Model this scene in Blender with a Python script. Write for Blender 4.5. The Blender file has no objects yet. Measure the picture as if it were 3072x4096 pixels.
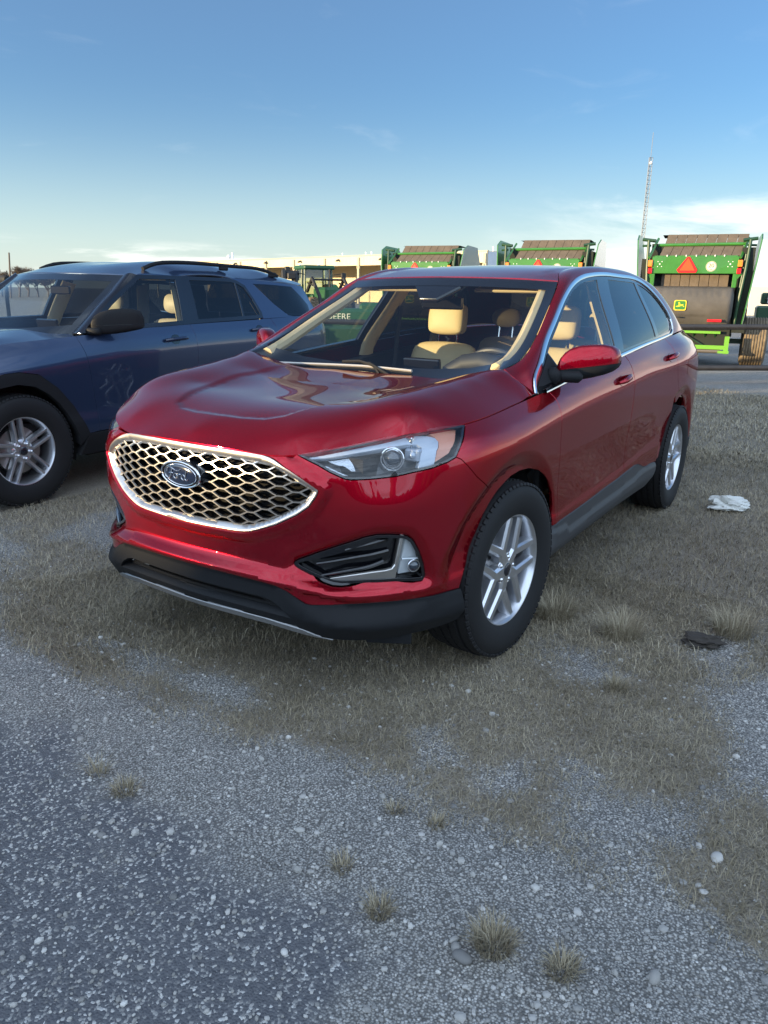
import bpy, bmesh, math, random
import numpy as np
from mathutils import Matrix, Vector
from mathutils.geometry import delaunay_2d_cdt
random.seed(7); rng = np.random.default_rng(7)
sc = bpy.context.scene
C = sc.collection

# ---------------------------------------------------------------- camera
YAW, PITCH, ROLL, FPX = math.radians(213.024), math.radians(-16.152), math.radians(.907), 3028.02
CAM = (2.818, 2.113, 1.494)
cam_d = bpy.data.cameras.new('camera'); cam = bpy.data.objects.new('camera', cam_d); C.objects.link(cam); sc.camera = cam
cam_d.sensor_fit = 'VERTICAL'; cam_d.sensor_height = 24.0; cam_d.lens = 24.0 * FPX / 4096
cam_d.clip_start = .05; cam_d.clip_end = 4000
_d = Vector((math.cos(PITCH) * math.cos(YAW), math.cos(PITCH) * math.sin(YAW), math.sin(PITCH)))
_r = Vector((math.sin(YAW), -math.cos(YAW), 0)); _u = _r.cross(_d)
_r2 = _r * math.cos(ROLL) + _u * math.sin(ROLL); _u2 = -_r * math.sin(ROLL) + _u * math.cos(ROLL)
cam.matrix_world = Matrix(((_r2.x, _u2.x, -_d.x, CAM[0]), (_r2.y, _u2.y, -_d.y, CAM[1]), (_r2.z, _u2.z, -_d.z, CAM[2]), (0, 0, 0, 1)))

# ---------------------------------------------------------------- sky and sun
SUN_AZ, SUN_EL = math.radians(-36), math.radians(4.6)      # direction towards the sun, from +X
world = bpy.data.worlds.new('World'); sc.world = world; world.use_nodes = True
wn = world.node_tree; wn.nodes.clear()
w_out = wn.nodes.new('ShaderNodeOutputWorld'); w_bg = wn.nodes.new('ShaderNodeBackground')
w_sky = wn.nodes.new('ShaderNodeTexSky'); w_sky.sky_type = 'NISHITA'; w_sky.sun_disc = False
w_sky.sun_elevation = SUN_EL; w_sky.sun_rotation = math.pi / 2 - SUN_AZ
w_sky.altitude = 200; w_sky.air_density = 1.0; w_sky.dust_density = .4; w_sky.ozone_density = 4.0
w_bg.inputs['Strength'].default_value = .15
wn.links.new(w_sky.outputs[0], w_bg.inputs['Color']); wn.links.new(w_bg.outputs[0], w_out.inputs['Surface'])
sun_d = bpy.data.lights.new('sun', 'SUN'); sun = bpy.data.objects.new('sun', sun_d); C.objects.link(sun)
sun_d.energy = 4.8; sun_d.angle = math.radians(.5); sun_d.color = (1, .75, .42)
_s = Vector((math.cos(SUN_EL) * math.cos(SUN_AZ), math.cos(SUN_EL) * math.sin(SUN_AZ), math.sin(SUN_EL)))
sun.rotation_euler = _s.to_track_quat('Z', 'Y').to_euler(); sun.location = (30, -20, 8)
sc.view_settings.view_transform = 'Standard'; sc.view_settings.look = 'None'; sc.view_settings.gamma = 1
sc.view_settings.use_curve_mapping = False; sc.view_settings.exposure = 1.2
sc.cycles.max_bounces = 8; sc.cycles.transparent_max_bounces = 16; sc.cycles.use_denoising = True
sc.cycles.sample_clamp_indirect = 8
# ---------------------------------------------------------------- materials
MATS = {}
def nd(nt, t, **kw):
    n = nt.nodes.new('ShaderNode' + t)
    for k, v in kw.items():
        if k in n.inputs: n.inputs[k].default_value = v
        else: setattr(n, k, v)
    return n
def mat(name, col=(.5, .5, .5), rough=.5, metal=0.0, coat=0.0, spec=.5, noise=0.0, nscale=8.0, bump=0.0, bscale=60.0, emit=None, **kw):
    if name in MATS: return MATS[name]
    m = bpy.data.materials.new(name); m.use_nodes = True; nt = m.node_tree
    b = nt.nodes['Principled BSDF']
    b.inputs['Base Color'].default_value = (*col, 1); b.inputs['Roughness'].default_value = rough
    b.inputs['Metallic'].default_value = metal; b.inputs['Coat Weight'].default_value = coat
    b.inputs['Coat Roughness'].default_value = kw.get('coat_rough', .02); b.inputs['Specular IOR Level'].default_value = spec
    if noise or bump:
        tc = nd(nt, 'TexCoord')
    if noise:
        t = nd(nt, 'TexNoise', Scale=nscale, Detail=5.0, Roughness=.6); nt.links.new(tc.outputs['Object'], t.inputs['Vector'])
        r = nd(nt, 'ValToRGB'); lo = [max(0, c * (1 - noise)) for c in col]; hi = [min(1, c * (1 + noise)) for c in col]
        r.color_ramp.elements[0].position = .3; r.color_ramp.elements[1].position = .7
        r.color_ramp.elements[0].color = (*lo, 1); r.color_ramp.elements[1].color = (*hi, 1)
        nt.links.new(t.outputs['Fac'], r.inputs['Fac']); nt.links.new(r.outputs['Color'], b.inputs['Base Color'])
    if bump:
        t = nd(nt, 'TexNoise', Scale=bscale, Detail=3.0); nt.links.new(tc.outputs['Object'], t.inputs['Vector'])
        bp = nd(nt, 'Bump', Strength=bump, Distance=.002); nt.links.new(t.outputs['Fac'], bp.inputs['Height'])
        nt.links.new(bp.outputs['Normal'], b.inputs['Normal'])
    MATS[name] = m; return m
def glass(name, tint=(1, 1, 1), rough=0.0, boost=1.0, f0=.04):
    """thin pane: tinted see-through plus mirror reflection that grows towards grazing"""
    if name in MATS: return MATS[name]
    m = bpy.data.materials.new(name); m.use_nodes = True; nt = m.node_tree; nt.nodes.clear()
    o = nd(nt, 'OutputMaterial'); mix = nd(nt, 'MixShader'); tr = nd(nt, 'BsdfTransparent'); gl = nd(nt, 'BsdfGlossy')
    tr.inputs['Color'].default_value = (*tint, 1); gl.inputs['Roughness'].default_value = rough; gl.inputs['Color'].default_value = (boost, boost, boost, 1)
    ge = nd(nt, 'NewGeometry'); dt = nd(nt, 'VectorMath', operation='DOT_PRODUCT'); nt.links.new(ge.outputs['Incoming'], dt.inputs[0]); nt.links.new(ge.outputs['Normal'], dt.inputs[1])
    def mm(op, a, b=None):
        q = nd(nt, 'Math', operation=op, use_clamp=False)
        for k, s in ((0, a), (1, b)):
            if s is None: continue
            if isinstance(s, (int, float)): q.inputs[k].default_value = s
            else: nt.links.new(s, q.inputs[k])
        return q.outputs[0]
    fr = mm('ADD', mm('MULTIPLY', mm('POWER', mm('SUBTRACT', 1.0, mm('ABSOLUTE', dt.outputs['Value'])), 5.0), 1 - f0), f0)      # Schlick, the same from both sides
    nt.links.new(fr, mix.inputs[0]); nt.links.new(tr.outputs[0], mix.inputs[1]); nt.links.new(gl.outputs[0], mix.inputs[2])
    nt.links.new(mix.outputs[0], o.inputs['Surface']); MATS[name] = m; return m

# ---------------------------------------------------------------- objects
def link(o, parent=None):
    C.objects.link(o)
    if parent is not None: o.parent = parent
    return o
def tag(o, label=None, cat=None, group=None, kind=None):
    if label: o['label'] = label
    if cat: o['category'] = cat
    if group: o['group'] = group
    if kind: o['kind'] = kind
    return o
def thing(name, label, cat, loc=(0, 0, 0), rz=0.0, group=None):
    o = bpy.data.objects.new(name, None); C.objects.link(o); o.location = loc; o.rotation_euler = (0, 0, rz); o.empty_display_size = .2
    return tag(o, label, cat, group)
def mesh_obj(name, V, F, m, parent=None, normals=None, smooth=True, angle=None, mi=None):
    me = bpy.data.meshes.new(name); me.from_pydata([tuple(map(float, v)) for v in V], [], [tuple(map(int, f)) for f in F])
    for mm in (m if isinstance(m, (list, tuple)) else [m]): me.materials.append(mm)
    if mi is not None: me.polygons.foreach_set('material_index', np.asarray(mi, np.int32))
    me.polygons.foreach_set('use_smooth', [bool(smooth)] * len(me.polygons)); me.update()
    if normals is not None: me.normals_split_custom_set_from_vertices([tuple(map(float, n)) for n in normals])
    elif angle is not None and smooth: me.set_sharp_from_angle(angle=math.radians(angle))
    o = bpy.data.objects.new(name, me); return link(o, parent)
class MB:
    """collects simple solids, then builds ONE mesh object"""
    def __init__(s): s.V = []; s.F = []; s.mi = []; s.n = 0
    def add(s, V, F, mi=0):
        V = np.asarray(V, float).reshape(-1, 3); s.V.append(V); s.F += [tuple(i + s.n for i in f) for f in F]; s.mi += [mi] * len(F); s.n += len(V); return s
    def box(s, c, h, R=None, mi=0, bev=0.0, taper=None):
        c = np.asarray(c, float); h = np.asarray(h, float) * np.ones(3)
        if bev > 0:
            b = min(bev, .9 * h.min()); pts = []; 
            for sx in (-1, 1):
                for sy in (-1, 1):
                    for sz in (-1, 1):
                        for k in range(3):
                            q = np.array([sx, sy, sz], float) * (h - b); q[k] += b * (sx, sy, sz)[k]; pts.append(q)
            V = np.array(pts); F = hull_faces(V)
        else:
            V = np.array([[x, y, z] for x in (-1, 1) for y in (-1, 1) for z in (-1, 1)], float) * h
            F = [(0, 1, 3, 2), (4, 6, 7, 5), (0, 4, 5, 1), (2, 3, 7, 6), (0, 2, 6, 4), (1, 5, 7, 3)]
        if taper is not None:
            k = (V[:, 2] + h[2]) / (2 * h[2]); V[:, 0] *= 1 + (taper[0] - 1) * k; V[:, 1] *= 1 + (taper[1] - 1) * k
        if R is not None: V = V @ np.asarray(R).T
        return s.add(V + c, F, mi)
    def tube(s, P, r, n=10, mi=0, closed=False, caps=True):
        P = np.asarray(P, float); N = len(P); r = np.ones(N) * r if np.ndim(r) == 0 else np.asarray(r)
        T = np.gradient(P, axis=0) if not closed else np.roll(P, -1, 0) - np.roll(P, 1, 0)
        T /= np.linalg.norm(T, axis=1)[:, None] + 1e-12
        up = np.array([0, 0, 1.0]) if abs(T[0, 2]) < .9 else np.array([1.0, 0, 0]); V = []
        a = np.cross(T[0], up); a /= np.linalg.norm(a)
        for i in range(N):
            a = a - T[i] * (a @ T[i]); a /= np.linalg.norm(a) + 1e-12; b = np.cross(T[i], a)
            for k in range(n):
                q = 2 * math.pi * k / n; V.append(P[i] + r[i] * (math.cos(q) * a + math.sin(q) * b))
        F = []
        for i in range(N if closed else N - 1):
            j = (i + 1) % N
            for k in range(n): F.append((i * n + k, i * n + (k + 1) % n, j * n + (k + 1) % n, j * n + k))
        if caps and not closed: F += [tuple(range(n))[::-1], tuple((N - 1) * n + k for k in range(n))]
        return s.add(V, F, mi)
    def cyl(s, a, b, r, n=16, mi=0, r2=None): return s.tube([a, b], [r, r if r2 is None else r2], n, mi)
    def prism(s, poly, axis, lo, hi, mi=0, f=None):
        """extrude a 2D polygon along axis ('x','y','z'); poly is in the other two axes in order"""
        poly = np.asarray(poly, float); n = len(poly); V = []
        for t in (lo, hi):
            for a, b in poly: V.append({'x': (t, a, b), 'y': (a, t, b), 'z': (a, b, t)}[axis])
        F = [tuple(range(n))[::-1], tuple(range(n, 2 * n))] + [(i, (i + 1) % n, n + (i + 1) % n, n + i) for i in range(n)]
        V = np.array(V); V = f(V) if f else V
        return s.add(V, F, mi)
    def lathe(s, prof, c, axis='y', n=48, mi=0):
        """prof: (radius, along-axis) rows; revolve round axis through c"""
        prof = np.asarray(prof, float); V = []; m = len(prof)
        for k in range(n):
            q = 2 * math.pi * k / n; ca, sa = math.cos(q), math.sin(q)
            for r, t in prof: V.append({'y': (r * ca, t, r * sa), 'x': (t, r * ca, r * sa), 'z': (r * ca, r * sa, t)}[axis])
        F = [(k * m + i, k * m + i + 1, ((k + 1) % n) * m + i + 1, ((k + 1) % n) * m + i) for k in range(n) for i in range(m - 1)]
        return s.add(np.array(V) + np.asarray(c, float), F, mi)
    def build(s, name, m, parent=None, smooth=True, angle=35, fix=True, mirror=False):
        V = np.concatenate(s.V); 
        if mirror: V = V * [1, -1, 1]
        o = mesh_obj(name, V, s.F, m, parent, smooth=smooth, angle=None, mi=s.mi)
        if fix:
            bm = bmesh.new(); bm.from_mesh(o.data); bmesh.ops.recalc_face_normals(bm, faces=bm.faces[:]); bm.to_mesh(o.data); bm.free()
        if smooth and angle: o.data.set_sharp_from_angle(angle=math.radians(angle))
        return o
def hull_faces(V):
    bm = bmesh.new(); vs = [bm.verts.new(v) for v in V]; bm.verts.ensure_lookup_table()
    r = bmesh.ops.convex_hull(bm, input=vs); bmesh.ops.dissolve_limit(bm, angle_limit=.01, verts=bm.verts[:], edges=bm.edges[:])
    idx = {tuple(np.round(v, 7)): i for i, v in enumerate(V)}
    F = [tuple(idx[tuple(np.round(np.array(v.co), 7))] if tuple(np.round(np.array(v.co), 7)) in idx else int(np.argmin(((V - np.array(v.co)) ** 2).sum(1))) for v in f.verts) for f in bm.faces]
    bm.free(); return F
def rot(ax, deg):
    return np.array(Matrix.Rotation(math.radians(deg), 3, ax))
def copy_tree(o, parent=None):
    c = o.copy(); C.objects.link(c)
    if parent is not None: c.parent = parent
    for ch in list(o.children): copy_tree(ch, c)
    return c

# ---------------------------------------------------------------- trimmed surface panels
def cdt_region(outline, holes=(), step=.02, lines=(), bstep=None):
    """triangulate the region; returns verts (2D), triangles, boundary loops (index lists)"""
    bstep = bstep or step * .8
    loops = []
    for P in [outline] + list(holes):
        P = np.asarray(P, float)
        if np.linalg.norm(P[0] - P[-1]) > 1e-9: P = np.r_[P, P[:1]]
        Q = resample(P, bstep)[:-1]; loops.append(Q)
    pts = [tuple(p) for Q in loops for p in Q]; edges = []; k = 0
    for Q in loops:
        n = len(Q); edges += [(k + i, k + (i + 1) % n) for i in range(n)]; k += n
    for L in lines:
        Q = resample(np.asarray(L, float), bstep); keep = inside(loops[0], Q) & (seg_dist(loops[0], Q) > step * .25)
        for i in range(len(Q)):
            if keep[i]:
                if i and keep[i - 1]: edges.append((len(pts) - 1, len(pts)))
                pts.append(tuple(Q[i]))
    lo, hi = loops[0].min(0), loops[0].max(0)
    gx = np.arange(lo[0], hi[0] + step, step); gy = np.arange(lo[1], hi[1] + step, step * .9)
    G = np.array([(x + (step / 2 if j % 2 else 0), y) for j, y in enumerate(gy) for x in gx])
    ok = inside(loops[0], G)
    for Q in loops[1:]: ok &= ~inside(Q, G)
    G = G[ok]
    if len(G):
        d = np.min([seg_dist(Q, G) for Q in loops], axis=0)
        for L in lines: d = np.minimum(d, seg_dist(L, G, closed=False))
        G = G[d > step * .5]
    allp = [Vector(p) for p in pts] + [Vector(g) for g in G]
    r = delaunay_2d_cdt(allp, edges, [], 0, 1e-7)
    V = np.array([tuple(v) for v in r[0]]); T = np.array(r[2]); cen = V[T].mean(1)
    ok = inside(loops[0], cen)
    for Q in loops[1:]: ok &= ~inside(Q, cen)
    T = T[ok]; a = V[T[:, 1]] - V[T[:, 0]]; b = V[T[:, 2]] - V[T[:, 0]]; ar = a[:, 0] * b[:, 1] - a[:, 1] * b[:, 0]
    T = T[np.abs(ar) > 1e-10]; ar = ar[np.abs(ar) > 1e-10]; T[ar < 0] = T[ar < 0][:, ::-1]
    ec = {}
    for t in T:
        for i in range(3): ec[(t[i], t[(i + 1) % 3])] = 1
    bd = [e for e in ec if (e[1], e[0]) not in ec]
    return V, T, bd
def inset(P, d):
    """shrink a closed polygon by d (miter, gentle)"""
    P = np.asarray(P, float); ar = 0.5 * np.sum(P[:, 0] * np.roll(P[:, 1], -1) - np.roll(P[:, 0], -1) * P[:, 1])
    e = np.roll(P, -1, 0) - P; e /= np.linalg.norm(e, axis=1)[:, None] + 1e-12
    n = np.c_[-e[:, 1], e[:, 0]] * (1 if ar > 0 else -1); m = n + np.roll(n, 1, 0)
    m /= np.maximum((m * n).sum(1), .35)[:, None]
    return P + m * d
def panel(name, surf, outline, m, parent, holes=(), off=0.0, thick=.018, step=.022, gap=.002, flip=False, lines=(), offf=None, mi=None):
    """part of a surface inside the outline (surface coordinates), with rolled-in edges"""
    O = inset(outline, gap) if gap else np.asarray(outline, float)
    H = [inset(h, -gap) if gap else h for h in holes]
    V2, T, bd = cdt_region(O, H, step, lines)
    offs = off + (offf(V2[:, 0], V2[:, 1]) if offf else 0)
    sg = -1 if flip else 1
    P = surf(V2[:, 0] * sg, V2[:, 1], offs); N = surf.normal(V2[:, 0] * sg, V2[:, 1])
    if offf:                       # normals from the displaced surface
        e = 2e-3; u, v = V2[:, 0], V2[:, 1]
        a = surf((u + e) * sg, v, off + offf(u + e, v)) - surf((u - e) * sg, v, off + offf(u - e, v))
        b = surf(u * sg, v + e, off + offf(u, v + e)) - surf(u * sg, v - e, off + offf(u, v - e))
        N2 = np.cross(a, b); N2 /= np.linalg.norm(N2, axis=1)[:, None] + 1e-12; N2 *= np.sign((N2 * N).sum(1))[:, None]; N = N2
    f = T[0]; g = np.cross(P[f[1]] - P[f[0]], P[f[2]] - P[f[0]])
    flipped = (np.cross(P[T[:, 1]] - P[T[:, 0]], P[T[:, 2]] - P[T[:, 0]]) * N[T[:, 0]]).sum() < 0
    if flipped: T = T[:, ::-1]
    used = np.unique(T); mp = -np.ones(len(P), int); mp[used] = np.arange(len(used))
    VV = list(P[used]); NN = list(N[used]); FF = [tuple(mp[t]) for t in T]
    if thick:
        for a, b in bd:
            n0, n1 = N[a], N[b]; t = P[b] - P[a]; t /= np.linalg.norm(t) + 1e-12
            w = np.cross(t, n0) * (-1 if flipped else 1)
            k = len(VV); VV += [P[a], P[b], P[b] - n1 * thick, P[a] - n0 * thick]
            s0 = (w + n0); s0 /= np.linalg.norm(s0) + 1e-12
            NN += [s0, s0, w, w]; q = (k + 1, k, k + 3, k + 2)
            FF.append(q[::-1] if flipped else q)
    return mesh_obj(name, VV, FF, m, parent, normals=NN)
class HF:
    """height field surface: axis 'z' (u=x,v=y), 'x' (u=y,v=z), 'y' (u=x,v=z)"""
    def __init__(s, axis, pts, outward, lam=1e-5, mirror=True):
        p = np.asarray(pts, float); s.axis = axis; s.out = np.asarray(outward, float); lam = np.ones(len(p)) * lam
        if mirror:
            q = p * [1, -1, 1]; k = np.abs(p[:, 1]) > 1e-4; p = np.r_[p, q[k]]; lam = np.r_[lam, lam[k]]
        i = {'z': (0, 1, 2), 'x': (1, 2, 0), 'y': (0, 2, 1)}[axis]
        s.f = TPS(p[:, [i[0], i[1]]], p[:, i[2]], lam)
    def val(s, u, v): return s.f(np.c_[u, v])
    def raw(s, u, v):
        w = s.val(u, v); return {'z': lambda: np.c_[u, v, w], 'x': lambda: np.c_[w, u, v], 'y': lambda: np.c_[u, w, v]}[s.axis]()
    def normal(s, u, v):
        e = 1e-3; a = s.raw(u + e, v) - s.raw(u - e, v); b = s.raw(u, v + e) - s.raw(u, v - e); n = np.cross(a, b)
        n /= np.linalg.norm(n, axis=1)[:, None]; return n * np.where((n * s.out).sum(1) < 0, -1, 1)[:, None]
    def __call__(s, u, v, off=0.0):
        P = s.raw(np.asarray(u, float), np.asarray(v, float))
        if np.any(off): P = P + s.normal(np.asarray(u, float), np.asarray(v, float)) * np.reshape(off, (-1, 1))
        return P
class PolyY:
    """side glass: y as a smooth polynomial of (x, z)"""
    def __init__(s, c, x0, z0): s.c, s.x0, s.z0 = np.array(c), x0, z0
    def raw(s, u, v):
        x = np.asarray(u, float) - s.x0; z = np.asarray(v, float) - s.z0; one = np.ones_like(x)
        return np.c_[u, np.stack([one, x, z, x * x, x * z, z * z, z**3, x * z * z, x * x * z], 1) @ s.c, v]
    def normal(s, u, v):
        u = np.asarray(u, float); v = np.asarray(v, float); e = 1e-3; n = np.cross(s.raw(u + e, v) - s.raw(u - e, v), s.raw(u, v + e) - s.raw(u, v - e)); n /= np.linalg.norm(n, axis=1)[:, None]; return n * np.where(n[:, 1] < 0, -1, 1)[:, None]
    def __call__(s, u, v, off=0.0):
        P = s.raw(u, v)
        if np.any(off): P = P + s.normal(u, v) * np.reshape(off, (-1, 1))
        return P
class MirrorY:
    def __init__(s, surf): s.s = surf
    def __call__(s, u, v, off=0.0): return s.s(u, v, off) * [1, -1, 1]
    def normal(s, u, v): return s.s.normal(u, v) * [1, -1, 1]
class Net:
    """bicubic through rows x columns of 3D points; u along rows index 0..1 scaled by lu, v by lv"""
    def __init__(s, G, lu=1.0, lv=1.0, out=(0, 0, 1)):
        G = np.asarray(G, float); s.G = G; s.lu, s.lv = lu, lv; s.out = np.asarray(out, float)
        n, m = G.shape[:2]; d = np.linalg.norm(np.diff(G, axis=0), axis=2).mean(1); s.tu = np.r_[0, np.cumsum(d)] / d.sum()
        d = np.linalg.norm(np.diff(G, axis=1), axis=2).mean(0); s.tv = np.r_[0, np.cumsum(d)] / d.sum()
        s.su = Spline(s.tu, G.reshape(n, -1))
    def __call__(s, u, v, off=0.0):
        u = np.asarray(u, float) / s.lu; v = np.asarray(v, float) / s.lv
        R = s.su(u).reshape(len(u), -1, 3); M = spline_mat(s.tv); MR = np.einsum('ab,nbk->nak', M, R)
        t = s.tv; i = np.clip(np.searchsorted(t, v) - 1, 0, len(t) - 2); h = t[i + 1] - t[i]; a = ((t[i + 1] - v) / h)[:, None]; b = 1 - a; r = np.arange(len(u))
        P = a * R[r, i] + b * R[r, i + 1] + ((a**3 - a) * MR[r, i] + (b**3 - b) * MR[r, i + 1]) * (h * h)[:, None] / 6
        if np.any(off): P = P + s.normal(u * s.lu, v * s.lv) * np.reshape(off, (-1, 1))
        return P
    def normal(s, u, v):
        e = 1e-3; u = np.asarray(u, float); v = np.asarray(v, float)
        a = s(u + e, v) - s(u - e, v); b = s(u, v + e) - s(u, v - e); n = np.cross(a, b); n /= np.linalg.norm(n, axis=1)[:, None] + 1e-12
        return n if (n @ s.out).mean() > 0 else -n
def ribbon(name, P, N, width, m, parent, thick=.006, across=None, closed=False):
    """flat strip following points P on a surface with normals N"""
    P = np.asarray(P, float); T = np.gradient(P, axis=0); T /= np.linalg.norm(T, axis=1)[:, None] + 1e-12
    W = np.cross(T, N); W /= np.linalg.norm(W, axis=1)[:, None] + 1e-12; w = np.reshape(np.ones(len(P)) * width / 2, (-1, 1))
    prof = [(-1, 0), (-.85, .8), (-.4, 1), (.4, 1), (.85, .8), (1, 0)]; V = []; 
    for a, b in prof: V.append(P + W * w * a + N * thick * b)
    V = np.array(V).transpose(1, 0, 2).reshape(-1, 3); k = len(prof); F = [(i * k + j, i * k + j + 1, (i + 1) * k + j + 1, (i + 1) * k + j) for i in range(len(P) - 1) for j in range(k - 1)]
    mb = MB(); mb.add(V, F); return mb.build(name, m, parent, angle=50)
# ---------------------------------------------------------------- surface maths (numpy only)
def spline_mat(t):
    n = len(t); A = np.zeros((n, n)); B = np.zeros((n, n)); h = np.diff(t)
    A[0, 0] = A[-1, -1] = 1
    for i in range(1, n - 1):
        A[i, i - 1] = h[i - 1]; A[i, i] = 2 * (h[i - 1] + h[i]); A[i, i + 1] = h[i]
        B[i, i - 1] = 6 / h[i - 1]; B[i, i] = -6 / h[i - 1] - 6 / h[i]; B[i, i + 1] = 6 / h[i]
    return np.linalg.solve(A, B)

class Spline:
    """natural cubic spline through rows of Y at parameters t"""
    def __init__(self, t, Y, even=False):
        t = np.asarray(t, float); Y = np.asarray(Y, float)
        if Y.ndim == 1: Y = Y[:, None]
        if even:                                  # mirror so that the slope is zero at t[0]
            t = np.concatenate([2 * t[0] - t[:0:-1], t]); Y = np.concatenate([Y[:0:-1], Y])
        self.t, self.Y = t, Y; self.M = spline_mat(t) @ Y
    def __call__(self, x):
        x = np.atleast_1d(np.asarray(x, float)); t = self.t
        i = np.clip(np.searchsorted(t, x) - 1, 0, len(t) - 2)
        h = (t[i + 1] - t[i])[:, None]; a = (t[i + 1] - x)[:, None] / h; b = 1 - a
        return a * self.Y[i] + b * self.Y[i + 1] + ((a**3 - a) * self.M[i] + (b**3 - b) * self.M[i + 1]) * h * h / 6

def pchip_rows(Z, D, z):
    """per row: monotone cubic through (Z[r], D[r]) at z[r]"""
    n, L = Z.shape; h = np.diff(Z, axis=1); dl = np.diff(D, axis=1) / h
    m = np.zeros_like(D); w1 = 2 * h[:, 1:] + h[:, :-1]; w2 = h[:, 1:] + 2 * h[:, :-1]
    same = dl[:, :-1] * dl[:, 1:] > 0
    with np.errstate(divide='ignore', invalid='ignore'):
        hm = (w1 + w2) / (w1 / dl[:, :-1] + w2 / dl[:, 1:])
    m[:, 1:-1] = np.where(same, hm, 0); m[:, 0] = dl[:, 0]; m[:, -1] = dl[:, -1]
    k = np.clip((Z <= z[:, None]).sum(1) - 1, 0, L - 2); r = np.arange(n)
    hh = h[r, k]; t = (z - Z[r, k]) / hh
    tc = np.clip(t, 0, 1)
    v = ((2 * tc**3 - 3 * tc**2 + 1) * D[r, k] + (tc**3 - 2 * tc**2 + tc) * hh * m[r, k]
         + (-2 * tc**3 + 3 * tc**2) * D[r, k + 1] + (tc**3 - tc**2) * hh * m[r, k + 1])
    v = v + np.where(t < 0, t * hh * m[r, 0], 0) + np.where(t > 1, (t - 1) * hh * m[r, L - 1], 0)
    return v

class TPS:
    """thin plate spline scalar field over 2D points"""
    def __init__(self, P, v, lam=1e-4, s=1.0):
        P = np.asarray(P, float); v = np.asarray(v, float); self.P = P; n = len(P)
        K = self.k(P, P) + np.diag(np.ones(n) * lam); Q = np.c_[np.ones(n), P]
        A = np.block([[K, Q], [Q.T, np.zeros((3, 3))]])
        self.w = np.linalg.solve(A, np.r_[v, 0, 0, 0])
    @staticmethod
    def k(A, B):
        d2 = ((A[:, None] - B[None]) ** 2).sum(2)
        return 0.5 * d2 * np.log(d2 + 1e-12)
    def __call__(self, X):
        X = np.atleast_2d(X); return self.k(X, self.P) @ self.w[:-3] + np.c_[np.ones(len(X)), X] @ self.w[-3:]

class Belt:
    """lower body: plan curve x,y(s) pushed out by d(s,z); s<0 is the mirrored side"""
    def __init__(self, plan, Zt, Dt, arches=()):
        plan = np.asarray(plan, float)
        s = np.r_[0, np.cumsum(np.hypot(*np.diff(plan, axis=0).T))]
        for _ in range(3):
            sx = Spline(np.r_[-s[:0:-1], s], np.c_[np.r_[plan[:0:-1, 0], plan[:, 0]], np.r_[-plan[:0:-1, 1], plan[:, 1]]])
            q = np.linspace(0, s[-1], 4001); xy = sx(q)
            c = np.r_[0, np.cumsum(np.hypot(*np.diff(xy, axis=0).T))]
            s = np.interp(s, q, c)
        self.s = s; self.xy = sx; self.smax = s[-1]
        self.Z = Spline(s, Zt, even=True); self.D = Spline(s, Dt, even=True); self.arches = arches; self.crisp = 0.0
    def s_of_x(self, x):
        q = np.linspace(0, self.smax, 3000); X = self.xy(q)[:, 0]
        return np.interp(-np.asarray(x), -X, q)
    def raw(self, s, z):
        s = np.asarray(s, float); z = np.asarray(z, float); a = np.abs(s)
        p = self.xy(a); t = self.xy(a + 1e-4) - self.xy(a - 1e-4); t /= np.linalg.norm(t, axis=1)[:, None]
        n = np.c_[-t[:, 1], t[:, 0]] * np.array([[-1, -1]])   # outward for a curve running front centre -> left side -> rear
        Zr, Dr = self.Z(a), self.D(a); d = pchip_rows(Zr, Dr, z)
        if self.crisp:                       # flat facets with clear edges low on the front
            k = np.clip((Zr <= z[:, None]).sum(1) - 1, 0, Zr.shape[1] - 2); r = np.arange(len(a)); t_ = (z - Zr[r, k]) / (Zr[r, k + 1] - Zr[r, k]); lin = Dr[r, k] + t_ * (Dr[r, k + 1] - Dr[r, k])
            w = self.crisp * np.clip((1.15 - a) / .25, 0, 1) * np.clip((Zr[:, 5] - z) / .05, 0, 1); d = d + w * (lin - d)
        for (cx, cz, Rc, w, dep, zlo) in self.arches:
            r = np.hypot(p[:, 0] - cx, (z - cz) * np.where(z < cz, .8, 1))
            d = d - dep * np.clip((Rc - r) / w, 0, 1) ** 1.5 * np.clip((z - zlo) / .2, 0, 1)
        for f in getattr(self, 'extra', ()): d = d + f(a, z)
        q = p + d[:, None] * n
        return np.c_[q[:, 0], q[:, 1] * np.where(s < 0, -1, 1), z]
    def __call__(self, s, z, off=0.0):
        P = self.raw(s, z)
        if np.any(off): P = P + self.normal(s, z) * np.reshape(off, (-1, 1))
        return P
    def normal(self, s, z):
        e = 1.5e-3; s = np.asarray(s, float); z = np.asarray(z, float)
        a = self.raw(s + e, z) - self.raw(s - e, z); b = self.raw(s, z + e) - self.raw(s, z - e)
        n = np.cross(a, b); return n / (np.linalg.norm(n, axis=1)[:, None] + 1e-12)
    def top(self, s): return self.Z(np.abs(np.atleast_1d(s)))[:, -1]

def resample(P, step):
    P = np.asarray(P, float); out = []
    for a, b in zip(P[:-1], P[1:]):
        n = max(1, int(math.ceil(np.linalg.norm(b - a) / step)))
        out += [a + (b - a) * k / n for k in range(n)]
    out.append(P[-1]); return np.array(out)

def smooth_open(P, n=None, step=.02):
    """Catmull-like curve through points (natural spline by chord length)"""
    P = np.asarray(P, float); t = np.r_[0, np.cumsum(np.linalg.norm(np.diff(P, axis=0), axis=1))]
    n = n or max(2, int(t[-1] / step) + 1)
    return Spline(t, P)(np.linspace(0, t[-1], n))

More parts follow.
